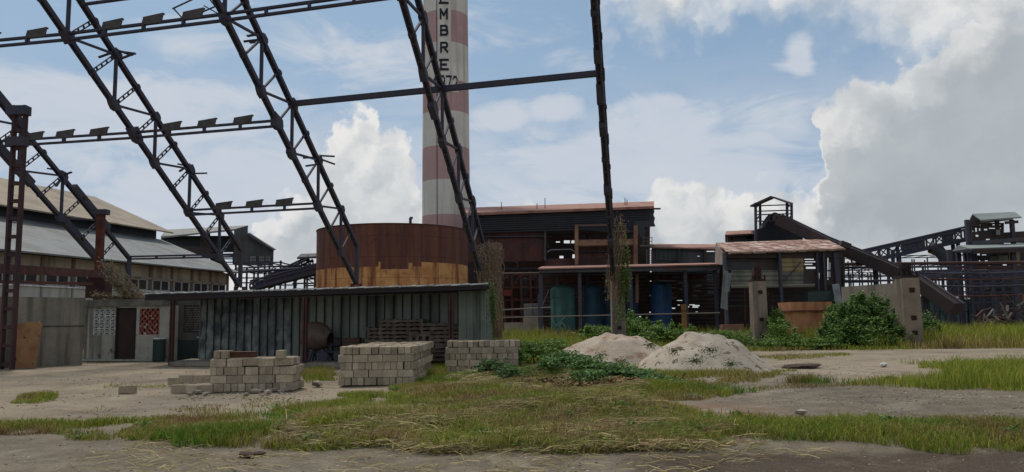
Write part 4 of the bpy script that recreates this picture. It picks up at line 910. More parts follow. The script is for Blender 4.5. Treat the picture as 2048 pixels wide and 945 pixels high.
MB().bar(at(322, 503, Y), at(425, 506, Y), .5, 1.4).build('gutter_pipe', mat('brown_pipe', (.07, .05, .05)), gb_)

# conveyors and frames left of the tank ---------------------------------------
frame('open_steelwork', 'tangle of dark steel frames between the hall and the brown tank', 470, 560, 520, 84, 90, 5, [526, 540, 556, 566], seed=3, w=3.2, braces=8)
frame('open_steelwork', 'open dark steel frame with small roof just left of the brown tank', 588, 650, 516, 80, 85, 4, [536, 553, 567], seed=4, w=3.5, braces=5)
dquad(MB(), [(594, 515, 79), (655, 512, 79), (655, 506, 85), (602, 508, 85)], .2)
o = dquad(MB(), [(594, 515, 79), (655, 512, 79), (655, 506, 85), (602, 508, 85)], .2).build('canopy_roof', slate); tag(o, 'small grey canopy roof left of the brown tank', 'roof')
def gallery(name, label, a, b, hpx, Y0, Y1, npan, fill=(), m=steel, wid=1.6, dn=None):
    """inclined truss gallery between pixel points a and b (top chord), hpx high"""
    rt = thing(name, Vector(((at(*a, Y0)+at(*b, Y1))/2)[:]), label, 'conveyor'); rt.location.z = 0
    A, B = at(*a, Y0), at(*b, Y1); h = hpx*Y0/F; w = .22; off = Vector((0, wid, 0)); dz = Vector((0, 0, -h))
    for o_ in (Vector((0, 0, 0)), off):
        MB().bar(A+o_, B+o_, w, w).build('top_chord', m, rt); MB().bar(A+o_+dz, B+o_+dz, w*1.3, w*1.5).build('bottom_chord', m, rt)
        for k in range(npan+1): p = A+(B-A)*k/npan+o_; MB().bar(p, p+dz, w*.6, w*.6).build('upright', m, rt)
        for k in range(npan): p = A+(B-A)*k/npan+o_; q = A+(B-A)*(k+1)/npan+o_; (MB().bar(p+dz, q, w*.45, w*.45) if k % 2 else MB().bar(p, q+dz, w*.45, w*.45)).build('brace', m, rt)
    MB().box8([A+dz, B+dz, B+dz+off, A+dz+off, A+dz*.8, B+dz*.8, B+dz*.8+off, A+dz*.8+off]).build('deck', black, rt)
    for k0, k1 in fill:
        p, q = A+(B-A)*k0, A+(B-A)*k1; MB().box8([p+dz, q+dz, q+dz+Vector((0, .05, 0)), p+dz+Vector((0, .05, 0)), p, q, q+Vector((0, .05, 0)), p+Vector((0, .05, 0))]).build('side_sheet', slate, rt)
    MB().tube([A+Vector((0, 0, .25)), B+Vector((0, 0, .25))], .12, 6).build('handrail', m, rt)
    return rt
gallery('conveyor_gallery', 'inclined dark conveyor climbing to the canopy left of the brown tank', (528, 560), (618, 518), 14, 78, 80, 6, ((0, .5),))
gallery('conveyor_gallery', 'lower slanting conveyor behind the tin shed roof left of the tank', (500, 568), (640, 532), 10, 76, 77, 7)
pipe('long horizontal pipe reaching the left edge of the brown tank', [(478, 545, 77), (642, 535, 77)], 2.6, steel)
pipe('thin pipe under the long horizontal pipe left of the tank', [(470, 537, 82), (645, 529, 82)], 1.6, steel)

# central factory ------------------------------------------------------------
Y = 82; fc_ = thing('burnt_factory', Vector((at(1130, 600, Y).x, Y+6, 0)), 'large dark derelict factory with pink roof edge right of the chimney', 'factory')
dquad(MB(), [(930, 427, Y-.6), (1308, 412.5, Y-.6), (1308, 403, Y+11), (925, 416, Y+11)], .25).build('roof', pink, fc_)
holes(MB(), 925, 426, 1290, 462, Y, [], .2)
m_ = MB(); pp(m_, [(925, 426), (1307, 412), (1309, 424), (1307, 430), (1310, 437), (1308, 445), (1311, 453), (1290, 454), (1288, 458), (1292, 463), (1288, 468), (1291, 476), (1284, 478), (1276, 466), (1140, 460), (925, 462)], Y, .25); m_.build('upper_cladding', darksheet, fc_)
for k in range(8): MB().bar(at(925, 436+k*4.3, Y-.1), at(1300 if k < 4 else 1270, 424+k*4.6, Y-.1), .1, .1).build('cladding_rail', mat('dark_rail', (.04, .042, .05)), fc_)
pp(MB(), [(925, 462), (1090, 460), (1090, 522), (925, 526)], Y+.4, .2).build('lower_cladding', rustd, fc_)
for x0, x1 in ((1041, 1046), (1051, 1057)): pp(MB(), [(x0, 490), (x1, 490), (x1, 495), (x0, 495)], Y+.36, .05).build('peep_hole', black, fc_)
pb(MB(), 1090, 455, 1090, 522, Y+.2, 4).build('door_post', slate, fc_); pb(MB(), 1010, 458, 1092, 456, Y+.2, 2.5).build('door_head', slate, fc_)
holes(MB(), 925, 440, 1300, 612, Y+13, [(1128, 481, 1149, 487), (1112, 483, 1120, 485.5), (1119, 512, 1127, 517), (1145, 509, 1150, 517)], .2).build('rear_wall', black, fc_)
pp(MB(), [(1090, 518), (1272, 514), (1272, 532), (1090, 534)], Y+.3, .3).build('parapet', rustd, fc_)
pp(MB(), [(1157, 492), (1268, 490), (1268, 516), (1157, 518)], Y+1.2, .2).build('inner_wall', mat('maroon_panel', (.10, .045, .042), .9, (.06, .035, .035), .7, streak=1.2, streak_col=(.15, .07, .04)), fc_)
for (x, y0, y1, w) in ((1153, 450, 530, 7), (1271, 452, 530, 8)): pb(MB(), x, y0, x, y1, Y-.15, w).build('column', tan, fc_)
pb(MB(), 1150, 452, 1222, 450, Y-.1, 3.5).build('upper_girder', mat('pale_brown_girder', (.14, .085, .065)), fc_)
dquad(MB(), [(1156, 492, Y-.2), (1225, 490, Y-.2), (1225, 479, Y+.3), (1157, 480, Y+.3)], .2).build('girder', tan, fc_)
dquad(MB(), [(1238, 490, Y-.2), (1268, 489, Y-.2), (1268, 478, Y+.3), (1238, 478, Y+.3)], .2).build('girder', tan, fc_)
mb = MB(); pb(mb, 1094, 505, 1102, 500, Y-.1, 1.8); pb(mb, 1102, 500, 1142, 499, Y-.1, 1.8); pb(mb, 1142, 499, 1152, 506, Y-.1, 1.8); mb.build('pale_tie_rod', mat('pale_rod', (.2, .2, .22)), fc_)
for x, h in ((1003, 8), (1090, 13), (1250, 7), (1254, 4), (1074, 3)): pb(MB(), x, 424-(x-930)*.035, x, 424-(x-930)*.035-h-9, Y+4, 1.4).build('roof_vent', steel, fc_)
pb(MB(), 1306, 418, 1321, 418, Y+.4, 3.2).build('jutting_beam', steel, fc_)
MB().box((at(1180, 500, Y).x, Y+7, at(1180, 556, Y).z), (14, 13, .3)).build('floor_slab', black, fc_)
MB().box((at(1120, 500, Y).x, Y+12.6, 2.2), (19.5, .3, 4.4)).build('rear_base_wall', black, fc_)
r_ = random.Random(77); rk = mat('warm_rust_member', (.17, .075, .05), .9, (.09, .045, .035), 2)
for k in range(16):
    x = r_.uniform(1000, 1270); y0 = r_.choice((464, 500, 520)); MB().bar(at(x, y0, Y+r_.uniform(1.5, 9)), at(x+r_.uniform(-12, 12), y0+r_.uniform(18, 45), Y+r_.uniform(1.5, 9)), .16, .16).build('stray_member', r_.choice((rk, steel, rust)), fc_)
for k, (x0, x1, y, d) in enumerate(((1094, 1150, 470, 3), (1094, 1150, 477, 6), (1094, 1152, 492, 5), (1160, 1266, 468, 3), (1160, 1266, 504, .9), (1005, 1088, 530, 2), (1005, 1100, 538, 1), (960, 1010, 500, -.1), (960, 1090, 474, .2))):
    pb(MB(), x0, y, x1, y-1, Y+d, 2.2).build('inner_beam', rk if k % 2 else steel, fc_)
# lower storey clutter
r_ = random.Random(12); g_ = 'rusty machines under the burnt factory'
frame('open_steelwork', 'rusty pipework and posts below the maroon cladding of the factory', 1005, 1100, 540, 76, 79.5, 6, [546, 575, 600, 632], rust, seed=8, w=4, braces=6)
for i, (x, y0, w, h_, c_) in enumerate([(1014, 556, 14, 90, (.055, .025, .022)), (1032, 566, 12, 80, (.07, .03, .022)), (1049, 558, 17, 60, (.05, .045, .045)), (1072, 552, 10, 100, (.06, .028, .022))]):
    rad_ = w*.5*77.5/F; b = at(x, 600, 77.5); zt = at(x, y0, 77.5).z; v = thing('rusted_vessel', Vector((b.x, 77.5, 0)), ['narrow maroon upright vessel next to the vine wrapped pillar', 'brown upright vessel second from the vine wrapped pillar', 'grey upright vessel above the pale cabinet', 'slim brown upright vessel left of the green tank'][i], 'vessel')
    mb = MB(); mb.lathe((b.x, 77.5, 0), [(rad_, 0), (rad_, zt-.3), (rad_*.7, zt), (.05, zt+.1)], 16); mb.build('shell', mat('vessel_%s' % 'abcd'[i], c_, .85, tuple(k*.6 for k in c_), 1.5, bump=.3), v, smooth=True)
    for z in (zt*.35, zt*.7): MB().lathe((b.x, 77.5, z), [(rad_, 0), (rad_*1.12, 0), (rad_*1.12, .12), (rad_, .12)], 16).build('hoop', rust, v)
o = pp(MB(), [(1007, 580), (1023, 580), (1023, 592), (1007, 592)], 75.5, .8).build('red_box', mat('red_enamel', (.22, .04, .03), .7, (.14, .03, .025), 3)); tag(o, 'bright red steel box near the vine wrapped pillar', 'steel box')
cb = thing('switch_cabinet', Vector((at(1065, 600, 70).x, 70, 0)), 'grey white cabinet standing left of the green tank', 'cabinet'); z1, z0 = at(1065, 608, 70).z, at(1065, 634, 70).z
MB().box(cb.location+Vector((0, 0, (z0+z1)/2)), (1.55, .7, z1-z0)).build('cabinet_body', mat('pale_grey_enamel', (.20, .2, .2), .7, (.13, .13, .13), 2), cb, bevel=.02)
MB().box(cb.location+Vector((0, 0, z0/2)), (1.7, .9, z0)).build('cabinet_plinth', mat('pale_plinth', (.32, .29, .23), .9, (.22, .2, .16), 2), cb); MB().box(cb.location+Vector((0, -.37, (z0+z1)/2)), (.04, .04, z1-z0-.1)).build('door_gap', black, cb)
o = MB().box((at(1030, 600, 71).x, 71, .7), (2.0, .8, 1.4)).build('machine_plinth', MATS['pale_plinth']); tag(o, 'pale concrete machine base left of the grey cabinet', 'concrete base')
pipe('upper pale handrail pipe from the pillar to the green tank', [(990, 621, 60), (1102, 615, 60)], 1.2, mat('pale_worn_pipe', (.20, .17, .15)))
pipe('long pale pipe rail running before the row of tanks', [(986, 636, 58), (1440, 626, 58)], 1.0, MATS['pale_worn_pipe'])
for i, x in enumerate((1078, 1160)):
    o = MB().box((at(x, 600, 58.2).x, 58.2, 1.75), (.16, .16, 3.5 if i == 0 else 3.2)).build('rail_post', steel); tag(o, ['dark upright post carrying the rails left of the green tank', 'dark upright post of the rails right of the green tank'][i], 'post')
pipe('thin pale pipe from the vine wrapped pillar to the tank shelter', [(1002, 547, 70), (1100, 545.5, 70)], 1.0, MATS['pale_worn_pipe'])
pipe('slanting pale pipe left of the green tank', [(1084, 614, 69), (1098, 580, 69)], .9, MATS['pale_worn_pipe'])
# tank shelter
Y = 62; ts = thing('tank_shelter', Vector((at(1260, 600, Y).x, Y+5, 0)), 'long low shelter with thin pink roof edge above green and blue tanks', 'shelter')
dquad(MB(), [(1076, 537, Y), (1442, 528, Y), (1425, 526, Y+11), (1084, 533, Y+11)], .1).build('roof', pink, ts)
dquad(MB(), [(1078, 546, Y+.2), (1442, 540, Y+.2), (1442, 530, Y+.25), (1078, 538.5, Y+.25)], .1).build('fascia', slate, ts)
for x in (1082, 1160, 1262, 1372, 1432):
    z = at(x, 540, Y+.6).z; MB().box((at(x, 600, Y+.6).x, Y+.6, z/2), (.26, .26, z)).build('post', steel, ts)
for y in (549, 553): pb(MB(), 1085, y, 1432, y-5, Y+5, 2.2).build('purlin', steel, ts)
hs = [(1414, 549, 1428, 552), (1414, 554.5, 1430, 556), (1413, 558, 1430, 560.5), (1414, 563, 1430, 565), (1414, 569, 1430, 571), (1415, 575, 1430, 577), (1415, 582, 1430, 584.5), (1415, 586, 1430, 588)]
hs += rnd_holes(1290, 560, 1412, 630, 34, 2)+[(1308, 561, 1350, 563), (1266, 575, 1276, 580), (1268, 610, 1275, 618)]+rnd_holes(1090, 560, 1300, 640, 26, 5, (2, 7), (1.5, 4))
holes(MB(), 1080, 546, 1446, 684, Y+11.5, hs, .2).build('slatted_rear_wall', mat('brown_black_slats', (.085, .06, .052), .9, (.05, .042, .042), 1, corr=((0, 0, 1), .35, .6)), ts)
for (x0, x1, y0, y1) in ((1293, 1344, 551, 559), (1360, 1408, 549, 558)): pp(MB(), [(x0, y0), (x1, y0-1), (x1, y1-1), (x0, y1)], Y+9, .1).build('hanging_sheet', mat('dull_red_sheet', (.13, .055, .045), .9, (.06, .035, .035), 1.5, streak=2.5, streak_col=(.16, .13, .12)), ts)
pp(MB(), [(1085, 556), (1232, 552), (1232, 577), (1210, 578), (1210, 562), (1085, 566)], Y+10, .1).build('hanging_sheet', MATS['maroon_panel'], ts)
pb(MB(), 1274, 548, 1274, 606, Y+3, 6).build('orange_strut', tan, ts)
def ptank(x0, x1, ytop, Yt, col, label, dome=.12):
    xc_, r0 = at((x0+x1)/2, 600, Yt).x, (x1-x0)/2*Yt/F; zt = at((x0+x1)/2, ytop, Yt).z; v = thing('process_tank', Vector((xc_, Yt, 0)), label, 'tank', 'tanks in a row under the long shelter')
    mm = mat('tank_paint_%d' % x0, col, .6, tuple(k*.6 for k in col), .9, streak=2.0, streak_col=tuple(k*.35 for k in col))
    mb = MB(); mb.lathe((xc_, Yt, 0), [(r0, .25), (r0, zt-.25), (r0*.93, zt-.06), (r0*.6, zt+dome), (.02, zt+dome+.05)], 28); mb.build('tank_shell', mm, v, smooth=True)
    MB().lathe((xc_, Yt, zt*.80), [(r0, 0), (r0*1.05, 0), (r0*1.05, .1), (r0, .1)], 28).build('hoop', mm, v)
    MB().lathe((xc_, Yt, 0), [(r0*.8, 0), (r0*.8, .26), (.1, .26)], 20).build('foot_ring', conc, v); MB().tube([(xc_-r0*.35, Yt, zt), (xc_-r0*.35, Yt, zt+.9)], .14, 8).build('inlet_pipe', steel, v)
ptank(1101, 1150, 575, 66, (.06, .17, .155), 'pale teal green upright tank, leftmost of the tank row')
ptank(1165, 1203, 574, 67, (.03, .085, .14), 'dark blue upright tank just right of the green one')
ptank(1204, 1229, 575, 68, (.03, .085, .14), 'dark blue tank mostly hidden by the vine draped pillar')
ptank(1251, 1276, 573, 67, (.025, .08, .19), 'narrow looking blue tank right of the vine draped pillar')
ptank(1301, 1343, 569, 66, (.025, .09, .22), 'bright blue upright tank, rightmost of the tank row')
mb = MB(); pb(mb, 1103, 636, 1112, 652, 64, 1.3); pb(mb, 1112, 652, 1132, 632, 64, 1.3); pb(mb, 1118, 652, 1124, 645, 64, 1.3); pb(mb, 1124, 645, 1132, 654, 64, 1.3); o = mb.build('pale_strut', mat('pale_green_strut', (.16, .30, .28))); tag(o, 'pale green zigzag strut at the foot of the green tank', 'strut')
yp = thing('yellow_post', Vector((at(1367, 600, 55).x, 55, 0)), 'ochre yellow round post between blue tank and slatted wall', 'post'); zt = at(1367, 609, 55).z
MB().tube([(yp.location.x, 55, 0), (yp.location.x, 55, zt)], .17, 14).build('tube', mat('ochre_paint', (.24, .13, .025), .7, (.18, .09, .02), 2), yp, smooth=True); MB().tube([(yp.location.x, 55, zt-.5), (yp.location.x, 55, zt-.42)], .19, 14).build('collar', rust, yp)
# link building behind
Y = 86; lk = thing('link_building', Vector((at(1370, 600, Y).x, Y, 0)), 'low dark connecting building with thin pink roof between factory and tile roof', 'building')
dquad(MB(), [(1300, 494, Y-.5), (1436, 497, Y-.5), (1436, 489, Y+6), (1300, 488, Y+6)], .15).build('roof', pink, lk)
holes(MB(), 1304, 495, 1446, 600, Y, [(1410, 502, 1430, 504.2), (1356, 502, 1361, 504), (1395, 512, 1400, 513.5)], .2).build('wall', slate, lk)
pp(MB(), [(1312, 499), (1357, 500), (1357, 522), (1312, 522)], Y-.15, .1).build('ribbed_panel', mat('greenish_ribbed_sheet', (.055, .065, .06), .8, corr=((1, 0, 0), .5, .5)), lk)
for x in (1358, 1410): pb(MB(), x, 497, x, 540, Y-.25, 5).build('pilaster', black, lk)
hb = MB(); [pb(hb, x, 475, x, 492, 80, 1.2) for x in (1287, 1296, 1304)]; [pb(hb, 1285, y, 1305, y, 80, 1.2) for y in (476, 483)]; pb(hb, 1280, 492, 1308, 492, 80, 3); o = hb.build('railed_landing', mat('khaki_rail', (.12, .11, .09))); tag(o, 'small railed landing at the right end of the factory', 'platform')
ld = MB(); [pb(ld, x, 499, x, 528, 80, 1.6) for x in (1293, 1303)]; [pb(ld, 1293, 501+k*3.4, 1303, 501+k*3.4, 80, 1.0) for k in range(8)]; o = ld.build('steel_ladder', MATS['khaki_rail']); tag(o, 'short pale steel ladder below the railed landing', 'ladder')

# tile roofed building ------------------------------------------------------
Y = 58; tb = thing('tile_roofed_building', Vector((at(1560, 600, Y).x, Y+4, 0)), 'derelict open building with patchy rust red sheet roof', 'building')
pm_ = bpy.data.materials.new('patchy_rust_roof_sheets'); pm_.use_nodes = True; t = NT(pm_.node_tree); b = t.n['Principled BSDF']; g = t.node('ShaderNodeNewGeometry'); P = g.outputs['Position']
bk2 = t.node('ShaderNodeTexBrick'); bk2.offset = 0; bk2.squash = 1; mp = t.node('ShaderNodeMapping'); t.put(mp.inputs[0], P); mp.inputs[3].default_value = (1, .62, 1); t.l.new(mp.outputs[0], bk2.inputs[0])
bk2.inputs['Color1'].default_value = (.62, .50, .43, 1); bk2.inputs['Color2'].default_value = (.44, .29, .22, 1); bk2.inputs['Mortar'].default_value = (.11, .035, .028, 1); bk2.inputs['Scale'].default_value = 1; bk2.inputs['Brick Width'].default_value = 1.1; bk2.inputs['Row Height'].default_value = 1.3; bk2.inputs['Mortar Size'].default_value = .16; bk2.inputs['Mortar Smooth'].default_value = .9
c = t.mix(t.sstep(t.noise(P, 1.0, 5, .7), .44, .56), bk2.outputs[0], (.17, .075, .06, 1)); t.put(b.inputs['Base Color'], c); b.inputs['Roughness'].default_value = .85
dquad(MB(), [(1458, 506, Y-.4), (1692, 498, Y-.4), (1652, 478, Y+9), (1432, 486, Y+9)], .12).build('roof', pm_, tb)
rl = MB()
for k in range(9):
    u0, u1 = k/9, (k+.9)/9; a, b2 = at(1458+(1692-1458)*u0, 506-8*u0, Y-.45), at(1458+(1692-1458)*u1, 506-8*u1+random.uniform(-.6, .6), Y-.45); rl.bar(a, b2, .1, .1)
rl.build('roof_edge', mat('pale_rust_edge', (.34, .26, .2)), tb)
# left end sheet
l0, l1 = at(1447, 530, Y), at(1432, 528, Y+9); MB().box8([Vector((l0.x, l0.y, l0.z)), Vector((l1.x, l1.y, l1.z)), Vector((l1.x-.1, l1.y, l1.z)), Vector((l0.x-.1, l0.y, l0.z)), at(1449, 507, Y), at(1432, 488, Y+9), at(1431, 488, Y+9), at(1448, 507, Y)]).build('end_wall_sheet', mat('dull_pink_sheet', (.26, .21, .19), .85, (.2, .16, .15), .8, streak=1.5, streak_col=(.13, .11, .1)), tb)
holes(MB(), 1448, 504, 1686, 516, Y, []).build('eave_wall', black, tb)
holes(MB(), 1448, 514, 1557, 541, Y+.6, [(1457, 522.5, 1500, 524)]).build('dark_panel', slate, tb)
plank = mat('grey_green_planks', (.19, .185, .15), .9, (.14, .14, .12), 1.4, streak=1, streak_col=(.08, .085, .07), corr=((0, 0, 1), .33, .7))
tplank = mat('tan_planks', (.30, .235, .125), .9, (.24, .19, .10), 1.4, streak=1.2, streak_col=(.14, .11, .07), corr=((0, 0, 1), .33, .7))
pp(MB(), [(1463, 541), (1557, 541), (1557, 570), (1463, 569)], Y+.1, .15).build('plank_panel', plank, tb)
pp(MB(), [(1557, 513), (1607, 512), (1607, 545), (1557, 545)], Y+.1, .15).build('plank_panel', tplank, tb, label='tan planks below the roof')
pp(MB(), [(1557, 545), (1607, 545), (1607, 569), (1557, 570)], Y+.12, .15).build('plank_panel', plank, tb)
hs = [(1609, 518, 1629, 520), (1610, 523, 1632, 525), (1609, 528, 1626, 530), (1612, 534, 1632, 538), (1633.5, 518, 1636, 560), (1638, 546, 1640, 558), (1655, 515, 1658, 560), (1659.5, 525, 1661.5, 555)]
holes(MB(), 1607, 512, 1682, 570, Y+.1, hs).build('broken_panel', black, tb)
for x, w in ((1451, 6), (1562, 5), (1636.5, 3), (1650, 4), (1680, 9)):
    z = at(x, 506, Y-.1).z; MB().bar((at(x, 600, Y).x, Y-.12, 0), (at(x-(6 if x == 1680 else 0), 600, Y).x, Y-.12, z), w*Y/F, .25).build('post', slate if x == 1451 else steel, tb)
pb(MB(), 1568, 562, 1601, 526, Y-.1, 2.2).build('diagonal_brace', steel, tb)
dquad(MB(), [(1463, 573, Y-.1), (1630, 571, Y-.1), (1630, 568, Y+.1), (1463, 569.5, Y+.1)], .15).build('floor_beam', mat('pale_floor_beam', (.2, .19, .16)), tb)
hs = [(1456, 573, 1461, 590), (1484, 575, 1500, 577), (1486, 580, 1500, 582), (1487, 586, 1499, 588), (1535, 582, 1539, 590), (1545, 600, 1552, 604)]+rnd_holes(1460, 590, 1560, 625, 8, 6, (3, 9), (1, 2.4))
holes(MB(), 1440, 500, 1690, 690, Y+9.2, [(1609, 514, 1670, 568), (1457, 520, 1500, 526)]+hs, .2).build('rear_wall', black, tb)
for i, y in enumerate((583, 592, 600, 612)): pb(MB(), 1445, y+1, 1640, y-1, Y+2.5, 2.2).build('service_pipe', mat('teal_grey_pipe', (.05, .065, .07)) if i % 2 else steel, tb)
pb(MB(), 1490, 572, 1490, 640, Y+1.5, 2.4).build('red_pipe', rust, tb); pb(MB(), 1545, 572, 1545, 640, Y+1.5, 3).build('red_pipe', rust, tb)
pp(MB(), [(1445, 650), (1488, 649), (1488, 668), (1445, 669)], Y-1, .8).build('brick_plinth', mat('pink_brick_plinth', (.24, .12, .085), .9, (.16, .09, .07), 2), tb)
hg = thing('hanging_sheet', at(1452, 582, Y-.6), 'buckled grey metal sheets hanging from the left corner of the tile roofed building', 'metal sheet')
shm = mat('bluish_grey_sheet', (.20, .22, .225), .6, (.13, .145, .15), 1.2, streak=2, streak_col=(.10, .10, .1))
dquad(MB(), [(1441, 616, Y-.5), (1455, 621, Y-.6), (1457, 543, Y-.4), (1447, 540, Y-.3)], .04).build('long_sheet', shm, hg); dquad(MB(), [(1449, 587, Y-.9), (1459, 583, Y-.9), (1464, 545, Y-.8), (1453, 548, Y-.8)], .04).build('short_sheet', shm, hg)
ls_ = dquad(MB(), [(1672, 612, Y-1.8), (1686, 612, Y-1.8), (1678, 568, Y-.6), (1664, 569, Y-.6)], .05).build('leaning_sheet', shm); tag(ls_, 'grey sheet leaning at the right corner of the tile roofed building', 'metal sheet')
o = pp(MB(), [(1616, 584), (1668, 582), (1668, 600), (1616, 604)], Y-.8, 1.2).build('machine_hood', mat('dark_teal_hood', (.03, .045, .045), .7)); tag(o, 'dark hood like machine under the tile roofed building', 'machine')
# orange bin
Yb = 50; b = at(1610, 640, Yb); bn_ = thing('orange_bin', Vector((b.x, Yb, 0)), 'faded orange steel bin with flared rim rising from the weeds', 'steel bin')
om = mat('faded_orange_steel', (.54, .27, .14), .8, (.42, .19, .095), 1.2, streak=2, streak_col=(.26, .11, .06))
def boxt(wb, wt, d0, d1, z0, z1): return [Vector((b.x-wb, Yb-d0, z0)), Vector((b.x+wb, Yb-d0, z0)), Vector((b.x+wb, Yb+d0, z0)), Vector((b.x-wb, Yb+d0, z0)), Vector((b.x-wt, Yb-d1, z1)), Vector((b.x+wt, Yb-d1, z1)), Vector((b.x+wt, Yb+d1, z1)), Vector((b.x-wt, Yb+d1, z1))]
zt, zm = at(1610, 605, Yb).z, at(1610, 622, Yb).z
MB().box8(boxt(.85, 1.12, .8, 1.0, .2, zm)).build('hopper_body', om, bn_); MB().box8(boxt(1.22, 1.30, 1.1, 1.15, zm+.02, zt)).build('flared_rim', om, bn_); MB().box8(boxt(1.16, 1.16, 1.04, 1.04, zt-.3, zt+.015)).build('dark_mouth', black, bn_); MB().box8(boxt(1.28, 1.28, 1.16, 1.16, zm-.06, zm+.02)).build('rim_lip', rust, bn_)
# concrete wall right
cw_ = wallbox(MB(), at(1684, 600, 50), at(1812, 600, 44), 0, at(1750, 570, 47).z, .25).build('concrete_wall', mat('pale_stained_wall', (.27, .235, .195), .95, (.20, .17, .14), .7, streak=1.4, streak_col=(.11, .10, .085), bump=.4)); tag(cw_, 'pale stained concrete wall behind the leafy mound', 'wall')

# headframe tower and chute -----------------------------------------------------
Y = 70; hd_ = thing('head_tower', Vector((at(1543, 600, Y).x, Y+2, 0)), 'open gabled steel tower above the patchy rust roof', 'tower')
px_ = [(1511, Y), (1574, Y), (1520, Y+4.5), (1583, Y+4.5)]
for x, yy in px_: MB().bar((at(x, 600, yy).x, yy, 0), at(x, 406, yy), .2, .2).build('post', steel, hd_)
ap0, ap1 = at(1541, 392, Y-.6), at(1550, 394, Y+5.2)
for s, (xe, ye) in enumerate(((1500, 411), (1577, 405))):
    e0, e1 = at(xe, ye, Y-.6), at(xe+9, ye+1, Y+5.2); q = [e0, e1, ap1, ap0]; n = Vector((0, 0, .14)); MB().box8([v-n for v in q]+q).build('roof', slate, hd_)
for yl in (412, 423, 430, 443):
    for (x0, x1, yy) in ((1511, 1574, Y), (1520, 1583, Y+4.5)): MB().bar(at(x0, yl, yy), at(x1, yl-2, yy), .09, .09).build('tie_rod', steel, hd_)
for yl in (416, 440): MB().bar(at(1511, yl, Y), at(1520, yl-8, Y+4.5), .12, .12).build('side_brace', steel, hd_); MB().bar(at(1574, yl, Y), at(1583, yl-8, Y+4.5), .12, .12).build('side_brace', steel, hd_)
hh = thing('conveyor_housing', Vector((at(1555, 600, 71).x, 71, 0)), 'dark machine housing with round pulley inside the open tower', 'machine')
pp(MB(), [(1514, 459), (1528, 455), (1543, 432), (1549, 425), (1554, 426), (1584, 441), (1602, 458), (1602, 490), (1512, 490)], 71.2, 1.8).build('housing', mat('navy_black_sheet', (.022, .026, .034), .8, (.03, .03, .035), 1), hh)
mb = MB(); pc = at(1553, 436, 71); mb.tube([pc+Vector((0, -.1, 0)), pc+Vector((0, .25, 0))], .32, 18); mb.build('pulley', mat('grey_pulley', (.14, .145, .15)), hh); mb = MB(); mb.tube([pc+Vector((0, -.16, 0)), pc+Vector((0, -.09, 0))], .1, 10); mb.build('hub', black, hh)
ph = thing('platform_house', Vector((at(1480, 600, 74).x, 74, 0)), 'small pink roofed platform room left of the open tower', 'building')
dquad(MB(), [(1450, 470, 72), (1508, 467, 72), (1508, 460, 76), (1452, 463, 76)], .12).build('roof', pink, ph); dquad(MB(), [(1450, 474, 72.1), (1506, 471, 72.1), (1506, 467.5, 72.1), (1450, 470.5, 72.1)], .1).build('fascia', mat('maroon_fascia', (.06, .03, .03)), ph)
holes(MB(), 1456, 471, 1606, 492, 73, [(1462, 476, 1466, 480), (1493, 473, 1504, 478), (1518, 472.5, 1532, 477), (1558, 470, 1568, 477), (1573, 470, 1581, 477), (1586, 470, 1588.5, 484), (1598, 474, 1604, 484)], .3).build('wall', slate, ph)
MB().box((at(1530, 600, 73.2).x, 73.6, at(1530, 560, 73).z/1.0), (6.6, .4, at(1530, 490, 73).z*1.0)).build('lower_wall', black, ph)
def chute(label, pts, h, w, m, name='enclosed_conveyor', legs=()):
    rt = thing(name, Vector(at(*pts[0])[:]), label, 'conveyor'); rt.location.z = 0
    for a, b_ in zip(pts[:-1], pts[1:]): MB().bar(at(*a), at(*b_), w, h).build('casing', m, rt); MB().bar(at(*a)+Vector((0, -w/2-.05, h*.42)), at(*b_)+Vector((0, -w/2-.05, h*.42)), .1, .12).build('edge_angle', steel, rt)
    for (x, y, Y_) in legs: p = at(x, y, Y_); MB().box((p.x, p.y, p.z/2), (.3, .3, p.z)).build('leg', steel, rt)
    return rt
dcm = mat('dark_casing', (.045, .038, .044), .8, (.06, .042, .042), .8, streak=1.2, streak_col=(.075, .042, .035), bump=.2)
chute('long dark enclosed conveyor descending from the tower to the right', [(1560, 440, 70), (1655, 486, 66.5), (1745, 523, 63), (1835, 563, 60), (1915, 618, 57)], .92, 1.1, dcm, legs=((1750, 530, 63), (1850, 575, 59.5)))
o = MB().bar(at(1680, 487, 62), at(1699, 494, 62), .6, .42).build('motor_housing', black); tag(o, 'small black motor housing jutting beyond the rust roof corner', 'machine')
gallery('conveyor_gallery', 'inclined lattice conveyor rising right towards the zinc roofed shelter', (1722, 507), (1948, 456), 20, 76, 74, 12, ((.36, .57), (.72, .82)), wid=2.2)
for i, (x, y) in enumerate(((1790, 500), (1910, 478))):
    p = at(x, y, 75.5); rt = thing('trestle', Vector((p.x, p.y, 0)), ['single trestle under the middle of the right hand lattice conveyor', 'tall trestle near the upper end of the right hand lattice conveyor'][i], 'trestle'); 
    for s in (-.25, .25): MB().box((p.x+s, p.y, p.z/2), (.24, .3, p.z)).build('post', steel, rt)
    for z in np.arange(1, p.z, 1.6): MB().bar((p.x-.25, p.y, z), (p.x+.25, p.y, z+.8), .1, .1).build('lacing', steel, rt)
mb = MB(); mb.tube([at(1862, 496, 75), at(1878, 502, 75), at(1888, 515, 75), at(1892, 535, 75)], .55, 10); o = mb.build('curved_spout', slate, smooth=True); tag(o, 'curved spout dropping from the right hand lattice conveyor', 'spout')
